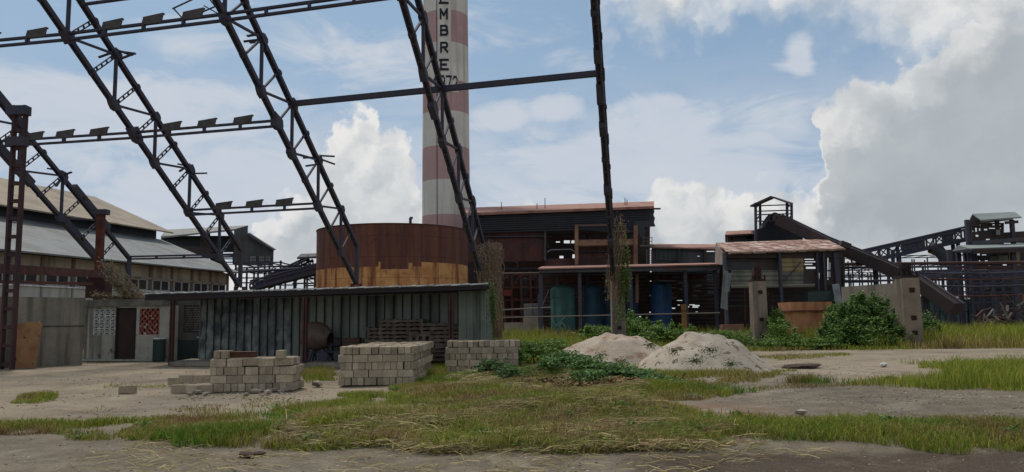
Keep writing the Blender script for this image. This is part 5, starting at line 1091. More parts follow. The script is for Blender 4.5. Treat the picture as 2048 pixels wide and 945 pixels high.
# right plant
Y = 70; rp = thing('zinc_roofed_shelter', Vector((at(1985, 600, Y).x, Y+3, 0)), 'raised shelter with zinc gable roof at the right edge', 'shelter')
r0, r1 = at(1945, 428, Y+2), at(2030, 424, Y+2.6)
for xe, ye, xe2, ye2, dY in ((1962, 440, 2043, 434, -.8), (1933, 449, 2025, 438, 4.6)):
    q = [at(xe, ye, Y+dY), at(xe2, ye2, Y+dY), r1, r0]; n = Vector((0, 0, .12)); MB().box8([v-n for v in q]+q).build('roof', mat('zinc_shelter_roof', (.21, .235, .235), .6, (.16, .18, .18), .8), rp)
pp(MB(), [(1937, 449), (1945, 430), (1960, 441), (1960, 452), (1940, 452)], Y+.2, .1).build('gable_panel', black, rp)
for x, yy in ((1945, Y+.1), (2036, Y+.1), (1950, Y+4), (2006, Y+4)): MB().box((at(x, 600, yy).x, yy, at(x, 440, yy).z/2), (.3, .3, at(x, 440, yy).z)).build('post', steel, rp)
holes(MB(), 1944, 446, 2008, 489, Y+.6, [(1946, 449, 1962, 452), (1945, 456, 1955, 464), (1958, 457, 1962, 462), (1968, 458, 1976, 461), (1978, 456, 2003, 458), (1950, 470, 1958, 474), (1972, 478, 1981, 484), (1985, 449, 2002, 451)]).build('side_panel', black, rp)
pp(MB(), [(1998, 466), (2060, 462), (2060, 486), (1998, 486)], Y+.8, .2).build('side_panel', black, rp); MB().bar(at(1945, 487, Y-.3), at(2060, 478, Y-.3), .35, .35).build('edge_beam', slate, rp); MB().bar(at(1996, 460, Y+.2), at(1996, 470, Y+.2), .35, .05).build('grey_lamp_box', shm, rp)
MB().bar(at(2010, 446, Y), at(2036, 444, Y), .15, .25).build('rail', steel, rp)
lr = thing('low_roofed_plant', Vector((at(1985, 600, 66).x, 69, 0)), 'cluttered steel plant under a thin pale roof at the right edge', 'plant')
dquad(MB(), [(1940, 497, 65), (2070, 492, 65), (2070, 486, 70), (1916, 491, 70)], .12).build('roof', mat('thin_pale_roof', (.24, .27, .27), .6), lr)
dquad(MB(), [(1904, 503, 66), (1944, 504, 65), (1944, 497, 65), (1916, 491, 70)], .1).build('roof_end', slate, lr)
dquad(MB(), [(1944, 508, 65.2), (2070, 503, 65.2), (2070, 493, 65.1), (1944, 498, 65.1)], .1).build('fascia', black, lr)
for i, x in enumerate((1905, 1923, 1936, 1946, 1957, 1995, 2033)):
    yy = 66+(i % 3)*1.3; z = at(x, 500, yy).z; MB().box((at(x, 600, yy).x, yy, z/2), ((.36 if i in (0, 1, 6) else .2), .3, z)).build('post', steel, lr)
hs = [(1948, 505, 1962, 511), (1950, 516, 1956, 518), (1964, 509, 1975, 511), (1948, 521, 1953, 523), (1958, 521, 1963, 523), (1970, 521, 1978, 523)]+rnd_holes(1945, 530, 1985, 556, 9, 7, (3, 8), (1, 2.5))+rnd_holes(1950, 598, 1975, 618, 3, 9, (4, 7), (2, 4))+[(2004, 529, 2016, 532)]
holes(MB(), 1944, 500, 2070, 690, 71, hs, .2).build('rear_cladding', mat('green_black_sheet', (.045, .05, .05), .85, (.03, .035, .037), .8, streak=1.2, streak_col=(.05, .045, .04)), lr)
for y, c_ in ((541, steel), (549, steel), (560, slate), (536, rust)): pb(MB(), 1900, y, 2070, y-1, 66, 3.4).build('rail', c_, lr)
for (x0, y0, x1, y1, c_) in ((1997, 512, 2016, 526, (.19, .21, .17)), (2018, 505, 2040, 527, (.30, .26, .16)), (2034, 529, 2042, 538, (.27, .25, .16)), (1962, 539, 1978, 549, (.16, .06, .04)), (1920, 541, 1952, 548, (.17, .065, .04)), (2005, 537, 2036, 547, (.12, .055, .04)), (1986, 566, 2048, 578, (.05, .06, .058))):
    pp(MB(), [(x0, y0), (x1, y0-1), (x1, y1-1), (x0, y1)], 67.5, 1.2).build('equipment_box', mat('equipment_%d' % x0, c_, .8, tuple(k*.75 for k in c_), 2), lr)
pipe('long red brown pipe crossing to the right edge at mid height', [(1688, 529, 64), (2075, 525, 62)], 3.2, mat('red_brown_pipe', (.10, .05, .045), .8, (.07, .035, .03), 1))
pipe('dark pipe just under the long red brown pipe at right', [(1688, 535, 66), (2075, 533, 66)], 2, steel); pipe('thin dark pipe above the concrete wall at right', [(1688, 562, 60), (1815, 561, 60)], 1.8, steel)
pipe('sagging cable between the conveyors at the right', [(1812, 560, 58), (1850, 551, 58), (1900, 548, 58), (1960, 546, 58)], .8, steel); pipe('rusty pipe lying low beside the debris at right', [(1905, 552, 63), (1935, 543, 63), (1975, 541, 63)], 2.4, slate)
frame('open_steelwork', 'open railed steel platform above the concrete wall at right', 1690, 1800, 532, 66, 70, 7, [536, 551, 561], seed=21, w=2.2, braces=8)
frame('open_steelwork', 'tall dark support frame between concrete wall and right plant', 1850, 1945, 532, 62, 66, 5, [541, 549, 556, 585], seed=23, w=3.2, braces=9)
frame('open_steelwork', 'dense dark walkway frames in front of the right hand plant', 1945, 2075, 536, 61, 64, 7, [541, 552, 566, 584, 604], seed=31, w=2.4, braces=16)
frame('open_steelwork', 'thin tall posts and rails behind the lattice conveyor trestles', 1700, 1940, 508, 78, 81, 10, [512, 530, 545, 560], seed=37, w=2.0, braces=12)
for i, (y_, w_) in enumerate(((545, 1.6), (557, 1.3), (571, 1.8), (590, 1.4))): pipe('%s of four level pipes strung before the right hand plant' % ('topmost', 'second', 'third', 'lowest')[i], [(1850, y_+1, 60), (1960, y_+3, 60), (2075, y_-1, 60)], w_, rust if i % 2 else steel)
# teal fence
tf = thing('teal_shed', Vector((at(1885, 600, 68).x, 68, 0)), 'low pale teal green sheet building behind the right hand pillar', 'shed'); tm_ = mat('pale_teal_sheet', (.16, .27, .24), .8, (.11, .21, .19), .8, streak=1.5, streak_col=(.08, .15, .14))
pp(MB(), [(1832, 596), (1935, 596), (1935, 662), (1832, 662)], 68, 2.5).build('wall', tm_, tf); dquad(MB(), [(1826, 598, 67.4), (1940, 598, 67.4), (1940, 592, 71), (1826, 592, 71)], .1).build('roof', mat('pale_grey_roof', (.3, .33, .32)), tf)
for x in (1850, 1880, 1910): pb(MB(), x, 598, x, 655, 67.7, 2).build('dark_post', mat('teal_dark', (.04, .08, .07)), tf)
pp(MB(), [(1832, 622), (1935, 622), (1935, 625), (1832, 625)], 67.75, .1).build('mid_rail', MATS['teal_dark'], tf)
# debris heap: counted pieces big enough to tell apart
r_ = random.Random(33); g_ = 'bent scrap pieces in the heap before the right plant'
sm = [mat('scrap_grey', (.12, .11, .10), .8), mat('scrap_rust', (.10, .035, .025), .9), mat('scrap_dark', (.04, .03, .03), .9), mat('scrap_pale', (.15, .125, .10), .9)]
for i in range(64):
    x = r_.uniform(1955, 2060); y = 648-abs(r_.gauss(0, 1))*(8+(x-1955)*.28); Yd = r_.uniform(56, 60); a = at(x, max(y, 596), Yd); a.z = max(a.z, .15); d_ = Vector((r_.uniform(-1, 1), r_.uniform(-.5, .5), r_.uniform(-.6, .8))).normalized()*r_.uniform(.2, .6)
    mb = MB().bar(a-d_, a+d_, r_.uniform(.04, .22), r_.uniform(.03, .08)); k = i % 4; o = mb.build('scrap_piece', sm[k]); tag(o, ['grey metal strip', 'rust red bent strip', 'blackened strip', 'pale brown strip'][k]+' in the scrap heap before the right hand plant', 'scrap metal', g_+', '+['grey', 'rust red', 'blackened', 'pale'][k])
# ---------------------------------------------------------------- vegetation
def leafmat(name, trans=.3, rough=.75):
    m = bpy.data.materials.new(name); m.use_nodes = True; t = NT(m.node_tree); b = t.n['Principled BSDF']; at_ = t.node('ShaderNodeAttribute', attribute_name='tint')
    b.inputs['Roughness'].default_value = rough; b.inputs['Specular IOR Level'].default_value = .25; t.put(b.inputs['Base Color'], at_.outputs['Color'])
    tr = t.node('ShaderNodeBsdfTranslucent'); t.put(tr.inputs[0], at_.outputs['Color']); mx = t.node('ShaderNodeMixShader'); mx.inputs[0].default_value = trans
    t.l.new(b.outputs[0], mx.inputs[1]); t.l.new(tr.outputs[0], mx.inputs[2]); t.l.new(mx.outputs[0], t.n['Material Output'].inputs[0]); return m
GRM = leafmat('grass_blade'); LFM = leafmat('leaf', .25, .6); STM = leafmat('dry_stem', .0, .95)
def np_mesh(name, V, faces3, faces4, colv, m, parent=None):
    me = bpy.data.meshes.new(name); nv = len(V); n3, n4 = len(faces3), len(faces4)
    me.vertices.add(nv); me.vertices.foreach_set('co', V.astype(np.float32).ravel())
    loops = np.concatenate([faces3.ravel(), faces4.ravel()]).astype(np.int32); me.loops.add(len(loops)); me.loops.foreach_set('vertex_index', loops)
    me.polygons.add(n3+n4); st_ = np.concatenate([np.arange(n3)*3, n3*3+np.arange(n4)*4]).astype(np.int32)
    me.polygons.foreach_set('loop_start', st_); me.update(calc_edges=True)
    at_ = me.color_attributes.new('tint', 'FLOAT_COLOR', 'POINT'); c4 = np.ones((nv, 4), np.float32); c4[:, :3] = colv; at_.data.foreach_set('color', c4.ravel())
    me.materials.append(m); o = bpy.data.objects.new(name, me); COL.objects.link(o)
    if parent: o.parent = parent
    return o
_gx = RNG.random((6, 64, 64))
def vnoise(x, y, s, k=0):
    """cheap tiling value noise 0..1"""
    x = x/s; y = y/s; xi = np.floor(x).astype(int); yi = np.floor(y).astype(int); fx = x-xi; fy = y-yi; fx = fx*fx*(3-2*fx); fy = fy*fy*(3-2*fy); g = _gx[k % 6]
    a = g[xi % 64, yi % 64]; b = g[(xi+1) % 64, yi % 64]; c = g[xi % 64, (yi+1) % 64]; d = g[(xi+1) % 64, (yi+1) % 64]
    return (a*(1-fx)+b*fx)*(1-fy)+(c*(1-fx)+d*fx)*fy
def inside(poly, x, y):
    r_ = np.zeros(len(x), bool); n = len(poly)
    for i in range(n):
        x1, y1 = poly[i]; x2, y2 = poly[(i+1) % n]
        c = ((y1 > y) != (y2 > y)) & (x < (x2-x1)*(y-y1)/(y2-y1+1e-12)+x1); r_ ^= c
    return r_
def edge_dist(poly, x, y):
    d = np.full(len(x), 1e9)
    for i in range(len(poly)):
        a = np.array(poly[i]); b = np.array(poly[(i+1) % len(poly)]); ab = b-a; t_ = np.clip(((x-a[0])*ab[0]+(y-a[1])*ab[1])/(ab@ab+1e-9), 0, 1)
        d = np.minimum(d, np.hypot(x-a[0]-t_*ab[0], y-a[1]-t_*ab[1]))
    return d
def scatter(poly, dens, thr=.0, ns=1.2, k=0, soft=.6):
    P_ = np.array(poly); x0, y0 = P_.min(0); x1, y1 = P_.max(0); n = int((x1-x0)*(y1-y0)*dens)
    x = RNG.uniform(x0, x1, n); y = RNG.uniform(y0, y1, n)
    wx = x+(vnoise(x, y, .9, 1)-.5)*soft*1.6+(vnoise(x, y, .25, 2)-.5)*soft*.5; wy = y+(vnoise(x, y, .9, 3)-.5)*soft*.9
    ok = inside(poly, wx, wy); x, y = x[ok], y[ok]
    q = vnoise(x, y, ns, k)*.65+vnoise(x, y, ns*.3, k+1)*.35; ok = q > thr+RNG.normal(0, .06, len(x)); return x[ok], y[ok]
GREENS = np.array([(.20, .24, .026), (.25, .28, .034), (.13, .20, .024), (.30, .29, .055)])
YELL = np.array([(.29, .24, .07), (.34, .28, .11), (.24, .20, .06)]); BROWN = np.array([(.23, .14, .055), (.18, .115, .055), (.28, .20, .10)])
GHV = lambda x, y: np.array([gh(a_, b_) for a_, b_ in zip(x.tolist(), y.tolist())])-.02
def blades(x, y, hgt, width, lean, col, z0=-.01, curve=1.0, name='grass', flat=None):
    n = len(x); a = RNG.uniform(0, 2*np.pi, n); b = RNG.uniform(0, 2*np.pi, n); h = hgt; l = lean*h
    bx, by = np.cos(a)*width/2, np.sin(a)*width/2; dx, dy = np.cos(b)*l, np.sin(b)*l
    z = GHV(x, y)-.01 if (len(y) and y.max() < 36) else np.full(n, -.01)
    V = np.empty((n, 5, 3)); V[:, 0] = np.stack([x-bx, y-by, z], 1); V[:, 1] = np.stack([x+bx, y+by, z], 1)
    V[:, 2] = np.stack([x+bx*.75+dx*.35, y+by*.75+dy*.35, z+h*.6], 1); V[:, 3] = np.stack([x-bx*.75+dx*.35, y-by*.75+dy*.35, z+h*.6], 1)
    V[:, 4] = np.stack([x+dx, y+dy, z+h*(1-.35*np.clip(lean, 0, 1.6)*curve)], 1)
    i = np.arange(n)*5; f4 = np.stack([i, i+1, i+2, i+3], 1); f3 = np.stack([i+3, i+2, i+4], 1)
    return V.reshape(-1, 3), f3, f4, np.repeat(col, 5, 0)
def pick(pal, n): c = pal[RNG.integers(0, len(pal), n)]; return c*RNG.uniform(.5, 1.4, (n, 1))
def merge(parts):
    Vs, F3, F4, Cs = [], [], [], []; o = 0
    for V, f3, f4, c in parts: Vs.append(V); F3.append(f3+o); F4.append(f4+o); Cs.append(c); o += len(V)
    return np.concatenate(Vs), np.concatenate(F3), np.concatenate(F4), np.concatenate(Cs)
def grass(x, y, h0, h1, w, lean=(.2, .9), dry=.4, ns=1.4, k=0, bright=1.0):
    n = len(x); q = vnoise(x, y, ns, k+2)*.7+vnoise(x, y, ns*.25, k+4)*.3; col = pick(GREENS, n); yel = pick(YELL, n); br = pick(BROWN, n)
    s = q+RNG.normal(0, .10, n); c = np.where((s < dry)[:, None], yel, col); c = np.where((s < dry*.55)[:, None], br, c)
    hh = RNG.uniform(h0, h1, n)*(.55+.9*vnoise(x, y, ns*.6, k+3)); return blades(x, y, hh, np.full(n, w)*RNG.uniform(.6, 1.3, n), RNG.uniform(*lean, n), c*bright)
def PW(px): return [tuple(gnd(x, y)[:2]) for x, y in px]
def emit(name, label, parts, m=None, kind='stuff'):
    V, f3, f4, c = merge(parts); o = np_mesh(name, V, f3, f4, c, m or GRM); return tag(o, label, None, None, kind)
band = PW([(-80,858),(120,846),(250,848),(350,846),(500,832),(600,815),(700,792),(830,772),(880,748),(905,748),(1020,722),(1110,722),(1250,752),(1390,768),(1425,797),(1330,802),(1290,812),(1500,838),(1800,846),(2120,852),(2120,905),(1950,905),(1700,892),(1520,888),(1400,897),(1150,905),(850,903),(550,902),(400,892),(220,878),(80,868),(-80,876)])
x, y = scatter(band, 1900, .35, .7, 0)
ps = [grass(x, y, .04, .19, .011, (.2, 1.1), .44, 1.1)]
core = PW([(560,850),(700,815),(860,785),(1020,775),(1200,790),(1330,820),(1420,850),(1500,880),(1300,900),(900,902),(620,898)])
x, y = scatter(core, 700, .25, .8, 2); ps.append(grass(x, y, .10, .26, .012, (.6, 1.5), .58, .9, 1))
emit('grass_band', 'uneven band of green and dry grass across the foreground', ps)
# cut straw lying about
def straw(x, y, L, w, zt, col, tilt=.12):
    n = len(x); a = RNG.uniform(-.9, .9, n)+np.where(RNG.random(n) < .25, 1.2, 0); dx, dy = np.cos(a)*L/2, np.sin(a)*L/2; nx, ny = -np.sin(a)*w/2, np.cos(a)*w/2; dz = RNG.uniform(-tilt, tilt, n)*L; g_h = GHV(x, y); z = zt+g_h
    V = np.empty((n, 6, 3)); bow = RNG.uniform(.0, .12, n)*L
    V[:, 0] = np.stack([x-dx-nx, y-dy-ny, np.maximum(z-dz, g_h+.005)], 1); V[:, 1] = np.stack([x-nx*0+nx*-1, y-ny, z+bow], 1); V[:, 2] = np.stack([x+dx-nx, y+dy-ny, np.maximum(z+dz, g_h+.005)], 1)
    V[:, 3] = np.stack([x+dx+nx, y+dy+ny, np.maximum(z+dz, g_h+.005)+w*.4], 1); V[:, 4] = np.stack([x+nx, y+ny, z+bow+w*.4], 1); V[:, 5] = np.stack([x-dx+nx, y-dy+ny, np.maximum(z-dz, g_h+.005)+w*.4], 1)
    i = np.arange(n)*6; f4 = np.concatenate([np.stack([i, i+1, i+4, i+5], 1), np.stack([i+1, i+2, i+3, i+4], 1)]); return V.reshape(-1, 3), np.zeros((0, 3), int), f4, np.repeat(col, 6, 0)
STRAW = np.array([(.42, .34, .15), (.50, .41, .20), (.25, .18, .08), (.13, .085, .045), (.22, .24, .06), (.16, .11, .05)])
sp_ = PW([(520,868),(600,838),(760,815),(900,812),(1150,815),(1300,835),(1480,872),(1560,888),(1400,902),(1150,908),(850,906),(620,900),(560,890)])
x, y = scatter(sp_, 480, .40, .7, 3); n = len(x); ps = [straw(x, y, RNG.uniform(.12, .5, n), RNG.uniform(.006, .012, n), .02+RNG.random(n)*.12*vnoise(x, y, 1.1, 1), pick(STRAW, n))]
sp2 = PW([(200,892),(560,880),(620,905),(1000,905),(1400,902),(1700,892),(1700,905),(1450,925),(1300,960),(200,960)])
x, y = scatter(sp2, 80, .40, .6, 4); n = len(x); ps.append(straw(x, y, RNG.uniform(.08, .32, n), RNG.uniform(.005, .009, n), .015+RNG.random(n)*.02, pick(STRAW, n)))
mow = PW([(900,770),(1000,740),(1120,735),(1230,765),(1300,790),(1270,805),(1000,800)])
x, y = scatter(mow, 380, .25, .8, 5); n = len(x); ps.append(straw(x, y, RNG.uniform(.15, .5, n), RNG.uniform(.008, .014, n), .03+RNG.random(n)*.2*vnoise(x, y, 1.1, 1), pick(STRAW, n)))
emit('cut_straw', 'loose cut straw and dry stalks lying over the grass', ps)
st_ = PW([(640,850),(730,840),(740,880),(660,885)])
o = MB().tube([gnd(571, 851)+Vector((0, 0, .26)), gnd(577, 883)+Vector((0, 0, .0))], .005, 5)
o.tube([gnd(571, 851)+Vector((0, 0, .26)), gnd(605, 856)+Vector((0, 0, .2)), gnd(648, 862)+Vector((0, 0, .1))], .003, 5); o = o.build('dry_stalk', mat('pale_straw_stalk', (.42, .34, .18))); tag(o, 'bent pale stalk sticking up at the left of the straw heap', 'stalk')
# left patches, tufts
ps = []
for poly, dens, h0, h1, dry in (([(20,800),(40,790),(95,786),(108,795),(90,806),(40,808)], 900, .06, .16, .3), ([(592,742),(640,738),(672,742),(674,762),(600,764)], 600, .12, .26, .5), ([(850,725),(892,712),(892,748),(870,760),(850,762)], 600, .15, .4, .25),
    ([(330,818),(360,806),(450,806),(450,826),(400,830)], 350, .03, .1, .5), ([(480,795),(600,798),(600,812),(480,816)], 250, .03, .09, .5), ([(210,768),(330,767),(345,775),(215,776)], 250, .03, .09, .5), ([(160,825),(200,810),(250,815),(240,830)], 180, .03, .08, .6), ([(370,895),(400,872),(500,868),(540,888),(480,902)], 900, .06, .2, .1), ([(230,900),(300,880),(320,890),(260,905)], 250, .03, .08, .6)):
    x, y = scatter(PW(poly), dens, .3, .5, 1, .35); ps.append(grass(x, y, h0, h1, .012, (.2, .9), dry))
wh_ = PW([(-60,840),(-60,750),(560,735),(1000,735),(600,812)]); x, y = scatter(wh_, 14, .66, .7, 4); ps.append(grass(x, y, .02, .08, .012, (.5, 1.4), .6))
wh_ = PW([(1400,840),(1380,775),(1700,715),(2060,770),(2120,850)]); x, y = scatter(wh_, 12, .66, .9, 5); ps.append(grass(x, y, .02, .07, .012, (.5, 1.4), .6))
emit('grass_tufts', 'low tufts of grass dotted over the sandy ground', ps)
# right hand grass
g2_ = PW([(1660,768),(1750,772),(1850,777),(2000,782),(2120,782),(2120,728),(1960,728),(1850,728),(1830,724),(1870,738),(1905,748),(1880,757),(1780,760)])
x, y = scatter(g2_, 330, .2, 1.5, 2); dR = np.clip((x-8)/7, 0, 1); ps = [grass(x, y, .12, .30, .016, (.15, .7), .28, 2.0, 1, 1.15)]
g2b = PW([(1880,776),(2120,782),(2120,738),(1960,740),(1900,752)]); x, y = scatter(g2b, 200, .15, 1.5, 2); ps.append(grass(x, y, .3, .62, .016, (.15, .6), .22, 2.2, 1, 1.15))
emit('tall_green_grass', 'bright green grass at the right edge of the yard', ps)
ps = []
for poly, dens, h0, h1, dry in (([(1385,772),(1500,752),(1580,738),(1570,752),(1500,764),(1420,780)], 420, .06, .18, .5), ([(1500,776),(1600,768),(1720,766),(1720,771),(1600,776),(1500,783)], 300, .04, .10, .5), ([(1180,735),(1300,740),(1500,745),(1510,752),(1300,762),(1180,750)], 380, .08, .24, .45), ([(1500,715),(1600,708),(1690,706),(1690,712),(1560,722)], 200, .08, .16, .4), ([(1430,795),(1400,788),(1440,782),(1460,793)], 700, .08, .25, .2), ([(1290,760),(1400,745),(1430,750),(1350,765)], 300, .1, .22, .5), ([(1580,766),(1620,757),(1630,765),(1600,770)], 600, .08, .24, .7)):
    x, y = scatter(PW(poly), dens, .25, .9, 1, .5); ps.append(grass(x, y, h0, h1, .015, (.2, .8), dry))
emit('yard_grass', 'thin yellowish grass around the gravel heaps', ps)
# far grass belts
ps = []
for (X0, X1, Y0, Y1, dens, h0, h1, w, dry, br_) in ((17.5, 42, 39.5, 50, 75, .7, 1.25, .035, .47, 1.2), (19, 45, 38.3, 39.6, 90, .3, .8, .03, .62, 1.2), (-1.5, 7, 31, 52, 110, .35, .8, .03, .28, 1.15), (6, 19, 38, 42, 70, .15, .35, .03, .3, 1.0), (6, 19, 44.5, 50, 60, .4, .9, .035, .22, 1.0), (-3, 40, 50, 64, 30, .5, 1.1, .05, .35, .95), (-40, -12, 30.5, 31.2, 30, .1, .3, .02, .2, .8)):
    n = int((X1-X0)*(Y1-Y0)*dens); x = RNG.uniform(X0, X1, n); y = RNG.uniform(Y0, Y1, n); kk_ = vnoise(x, y, 2.5, 1)*.6+vnoise(x, y, .8, 2)*.4 > .27; x, y = x[kk_], y[kk_]
    if X0 == -40: y = y*0+ (w0.y+(x-w0.x)*(w1_.y-w0.y)/(w1_.x-w0.x))-RNG.uniform(.02, .5, len(x))
    ps.append(grass(x, y, h0, h1, w, (.1, .6), dry, 3.0, 1, br_))
emit('tall_weeds', 'belt of tall grass and weeds before the derelict plant', ps)
ps = []
for (px_, py_, r_m, h0, h1, nn_) in ((425,884,.55,.1,.26,1500),(880,840,.5,.08,.2,900),(1075,770,.7,.1,.28,1200),(1330,872,.6,.08,.2,900),(1560,872,.8,.08,.2,1100),(1010,700,.8,.3,.6,700),(1760,868,.6,.06,.16,700),(1930,862,.7,.06,.18,800),(900,770,.6,.1,.3,900),(1020,828,.5,.1,.25,700),(1440,786,.5,.1,.3,500),(1625,765,.4,.1,.3,350),(620,832,.8,.06,.18,900),(980,735,.8,.25,.55,900)):
    c0 = gnd(px_, py_); a = RNG.uniform(0, 2*np.pi, nn_); q = np.sqrt(RNG.random(nn_))*r_m*(1+.3*np.sin(a*3)); x, y = c0.x+np.cos(a)*q*1.5, c0.y+np.sin(a)*q*.8
    hh = RNG.uniform(h0, h1, nn_); ps.append(blades(x, y, hh, RNG.uniform(.007, .014, nn_), RNG.uniform(.2, 1.0, nn_), pick(np.array([(.11, .21, .02), (.15, .25, .028), (.09, .17, .02)]), nn_)))
emit('green_grass_patches', 'brighter green patches within the foreground grass', ps)
# ---- leaves
def leafcloud(ells, n, size, pal, flat=.0, hollow=.55):
    """leaf faces through ellipsoids (cx,cy,cz,rx,ry,rz,weight)"""
    W_ = np.array([e[6] for e in ells], float); W_ /= W_.sum(); idx = RNG.choice(len(ells), n, p=W_); E = np.array([e[:6] for e in ells])[idx]
    d = RNG.normal(size=(n, 3)); d /= np.linalg.norm(d, axis=1)[:, None]; r_ = hollow+(1-hollow)*RNG.random(n)**.7; lump = 1+.42*(np.sin(d[:, 0]*7+idx)*np.cos(d[:, 1]*6+idx*2)+np.sin(d[:, 2]*9+idx))*.7+RNG.normal(0, .09, n)
    P_ = E[:, :3]+d*E[:, 3:]*(r_*lump)[:, None]; ok = P_[:, 2] > .02; P_ = P_[ok]; n = len(P_)
    a = RNG.uniform(0, 2*np.pi, n); dirx = np.stack([np.cos(a), np.sin(a), RNG.uniform(-.7, .3, n)], 1); dirx /= np.linalg.norm(dirx, axis=1)[:, None]
    up_ = RNG.normal(size=(n, 3))*.5+np.array([0, -.25, .85]); s_ = np.cross(dirx, up_); s_ /= np.linalg.norm(s_, axis=1)[:, None]+1e-9; L = size*RNG.uniform(.6, 1.4, n)[:, None]; nn = np.cross(s_, dirx)
    V = np.empty((n, 4, 3)); V[:, 0] = P_-dirx*L*.5; V[:, 1] = P_+s_*L*.3+nn*L*.06; V[:, 2] = P_+dirx*L*.55; V[:, 3] = P_-s_*L*.3+nn*L*.06
    i = np.arange(n)*4; c = pick(pal, n); return V.reshape(-1, 3), np.zeros((0, 3), int), np.stack([i, i+1, i+2, i+3], 1), np.repeat(c, 4, 0)
DKG = np.array([(.055, .12, .028), (.07, .145, .032), (.045, .09, .026), (.10, .17, .045)]); MDG = np.array([(.12, .22, .03), (.09, .18, .028), (.16, .26, .04), (.075, .14, .025)])
def leafy(name, label, cat, parts, loc, stems=None):
    rt = thing(name, Vector(loc), label, cat); V, f3, f4, c = merge(parts); V = V-np.array(loc)[None]; np_mesh('foliage', V, f3, f4, c, LFM, rt)
    if stems: stems.build('stems', mat('brown_green_stem', (.07, .06, .03), .9, (.04, .035, .02), 3), rt)
    return rt
def E_(px, py, Y, rx, ry, rz, w=1): p = at(px, py, Y); return (p.x, p.y, p.z, rx*Y/F, ry, rz*Y/F, w)
def sprigs(ells, n):
    r_ = random.Random(n); out = []
    for _ in range(n):
        e = r_.choice(ells); a = r_.uniform(-1.4, 1.4); out.append((e[0]+math.sin(a)*e[3]*1.05, e[1]+r_.uniform(-.7, .3)*e[4], e[2]+math.cos(a)*e[5]*1.1, r_.uniform(.10, .22), .15, r_.uniform(.15, .38), e[6]*.05))
    return out
def twigs(ells, n, r0=.012):
    mb = MB(); r_ = random.Random(len(ells)*7)
    for _ in range(n):
        e = r_.choice(ells); q = Vector((e[0]+r_.uniform(-1, 1)*e[3]*.9, e[1]+r_.uniform(-1, 1)*e[4]*.8, e[2]+r_.uniform(.2, 1.1)*e[5])); b = Vector((e[0]+r_.uniform(-.4, .4)*e[3], e[1]+r_.uniform(-.4, .4)*e[4], 0)); m = (b+q)/2+Vector((r_.uniform(-.2, .2), 0, r_.uniform(0, .3))); mb.tube([b, m, q], r0*1.6, 4, taper=r0*.5)
    return mb
Y = 41.5
el_ = [E_(1730, 622, Y+1.2, 34, 1.2, 26, 2.4), E_(1718, 605, Y+1.2, 16, .6, 14, .5), E_(1755, 612, Y+1.2, 18, .7, 12, .5), E_(1672, 640, Y+1, 24, 1, 20, 1), E_(1700, 625, Y+1, 22, 1, 22, 1), E_(1700, 647, Y+.6, 34, 1.4, 26, 3), E_(1755, 645, Y+.8, 36, 1.3, 36, 3), E_(1785, 660, Y, 30, 1.0, 30, 2), E_(1676, 670, Y, 32, 1.5, 24, 3), E_(1720, 675, Y-.6, 60, 1.5, 28, 4), E_(1800, 680, Y-.8, 30, 1, 18, 1.5), E_(1845, 668, Y+.5, 22, .8, 30, 1.2), E_(1858, 655, Y+.7, 12, .5, 28, .5)]
leafy('creeper_mound', 'large dark green mound of creepers between orange bin and wide pillar', 'bush', [leafcloud(el_+sprigs(el_, 90), 33000, .13, np.concatenate([DKG*1.6, MDG*.8]), hollow=.3)], (at(1725, 600, Y).x, Y, 0), twigs(el_, 60))
el_ = [E_(1600, 690, Y-1, 42, 1.2, 10, 2), E_(1560, 672, Y+.2, 26, 1, 24, 1.5), E_(1645, 688, Y-1.3, 36, 1, 12, 2), E_(1555, 650, Y+1.5, 18, .8, 18, 1), E_(1660, 622, Y+4, 8, .4, 10, .3), E_(1540, 690, Y-1.5, 30, .9, 12, 1)]
leafy('weed_thicket', 'lighter green leafy weeds at the foot of the orange bin', 'bush', [leafcloud(el_+sprigs(el_, 26), 15000, .11, MDG, hollow=.3)], (at(1600, 600, Y-1).x, Y-1, 0), twigs(el_, 30))
el_ = [E_(1475, 680, 44.5, 40, 1.2, 14, 2), E_(1440, 674, 44.5, 30, 1.0, 12, 1.5), E_(1540, 682, 44.5, 26, 1, 16, 1)]
leafy('weed_thicket', 'low green weeds between the right gravel heap and the first pillar', 'bush', [leafcloud(el_, 6000, .10, MDG)], (at(1475, 600, 44.5).x, 44.5, 0), twigs(el_, 14))
Y = 45.2
el_ = [E_(1270, 660, Y, 34, 1.2, 16, 2), E_(1310, 668, Y, 40, 1.2, 18, 2), E_(1350, 672, Y-.5, 34, 1.2, 15, 2), E_(1205, 668, Y, 34, 1.1, 18, 2), E_(1180, 676, Y-.5, 26, 1, 14, 1), E_(1262, 645, Y+1.5, 10, .5, 14, .5), E_(1385, 678, Y-.3, 22, .9, 10, 1), E_(1290, 676, Y-1, 30, 1, 12, 1)]
leafy('weed_thicket', 'bright green leafy weeds behind the two gravel heaps', 'bush', [leafcloud(el_+sprigs(el_, 34), 20000, .12, MDG*1.1, hollow=.3)], (at(1280, 600, Y).x, Y, 0), twigs(el_, 40))
el_ = [E_(1060, 700, 29, 36, .9, 14, 2), E_(1030, 712, 27, 26, .8, 12, 1), E_(1110, 690, 32, 26, .9, 12, 1)]
leafy('weed_thicket', 'green weeds right of the grass-hidden block stack', 'bush', [leafcloud(el_, 6000, .09, MDG), blades(*scatter(PW([(1000,722),(1020,700),(1130,685),(1150,705),(1080,725)]), 200, .1), RNG.uniform(.25, .6, 1), .014, .4, np.array([[.09, .14, .025]]))] if False else [leafcloud(el_, 6000, .09, MDG)], (at(1060, 600, 29).x, 29, 0), twigs(el_, 16))
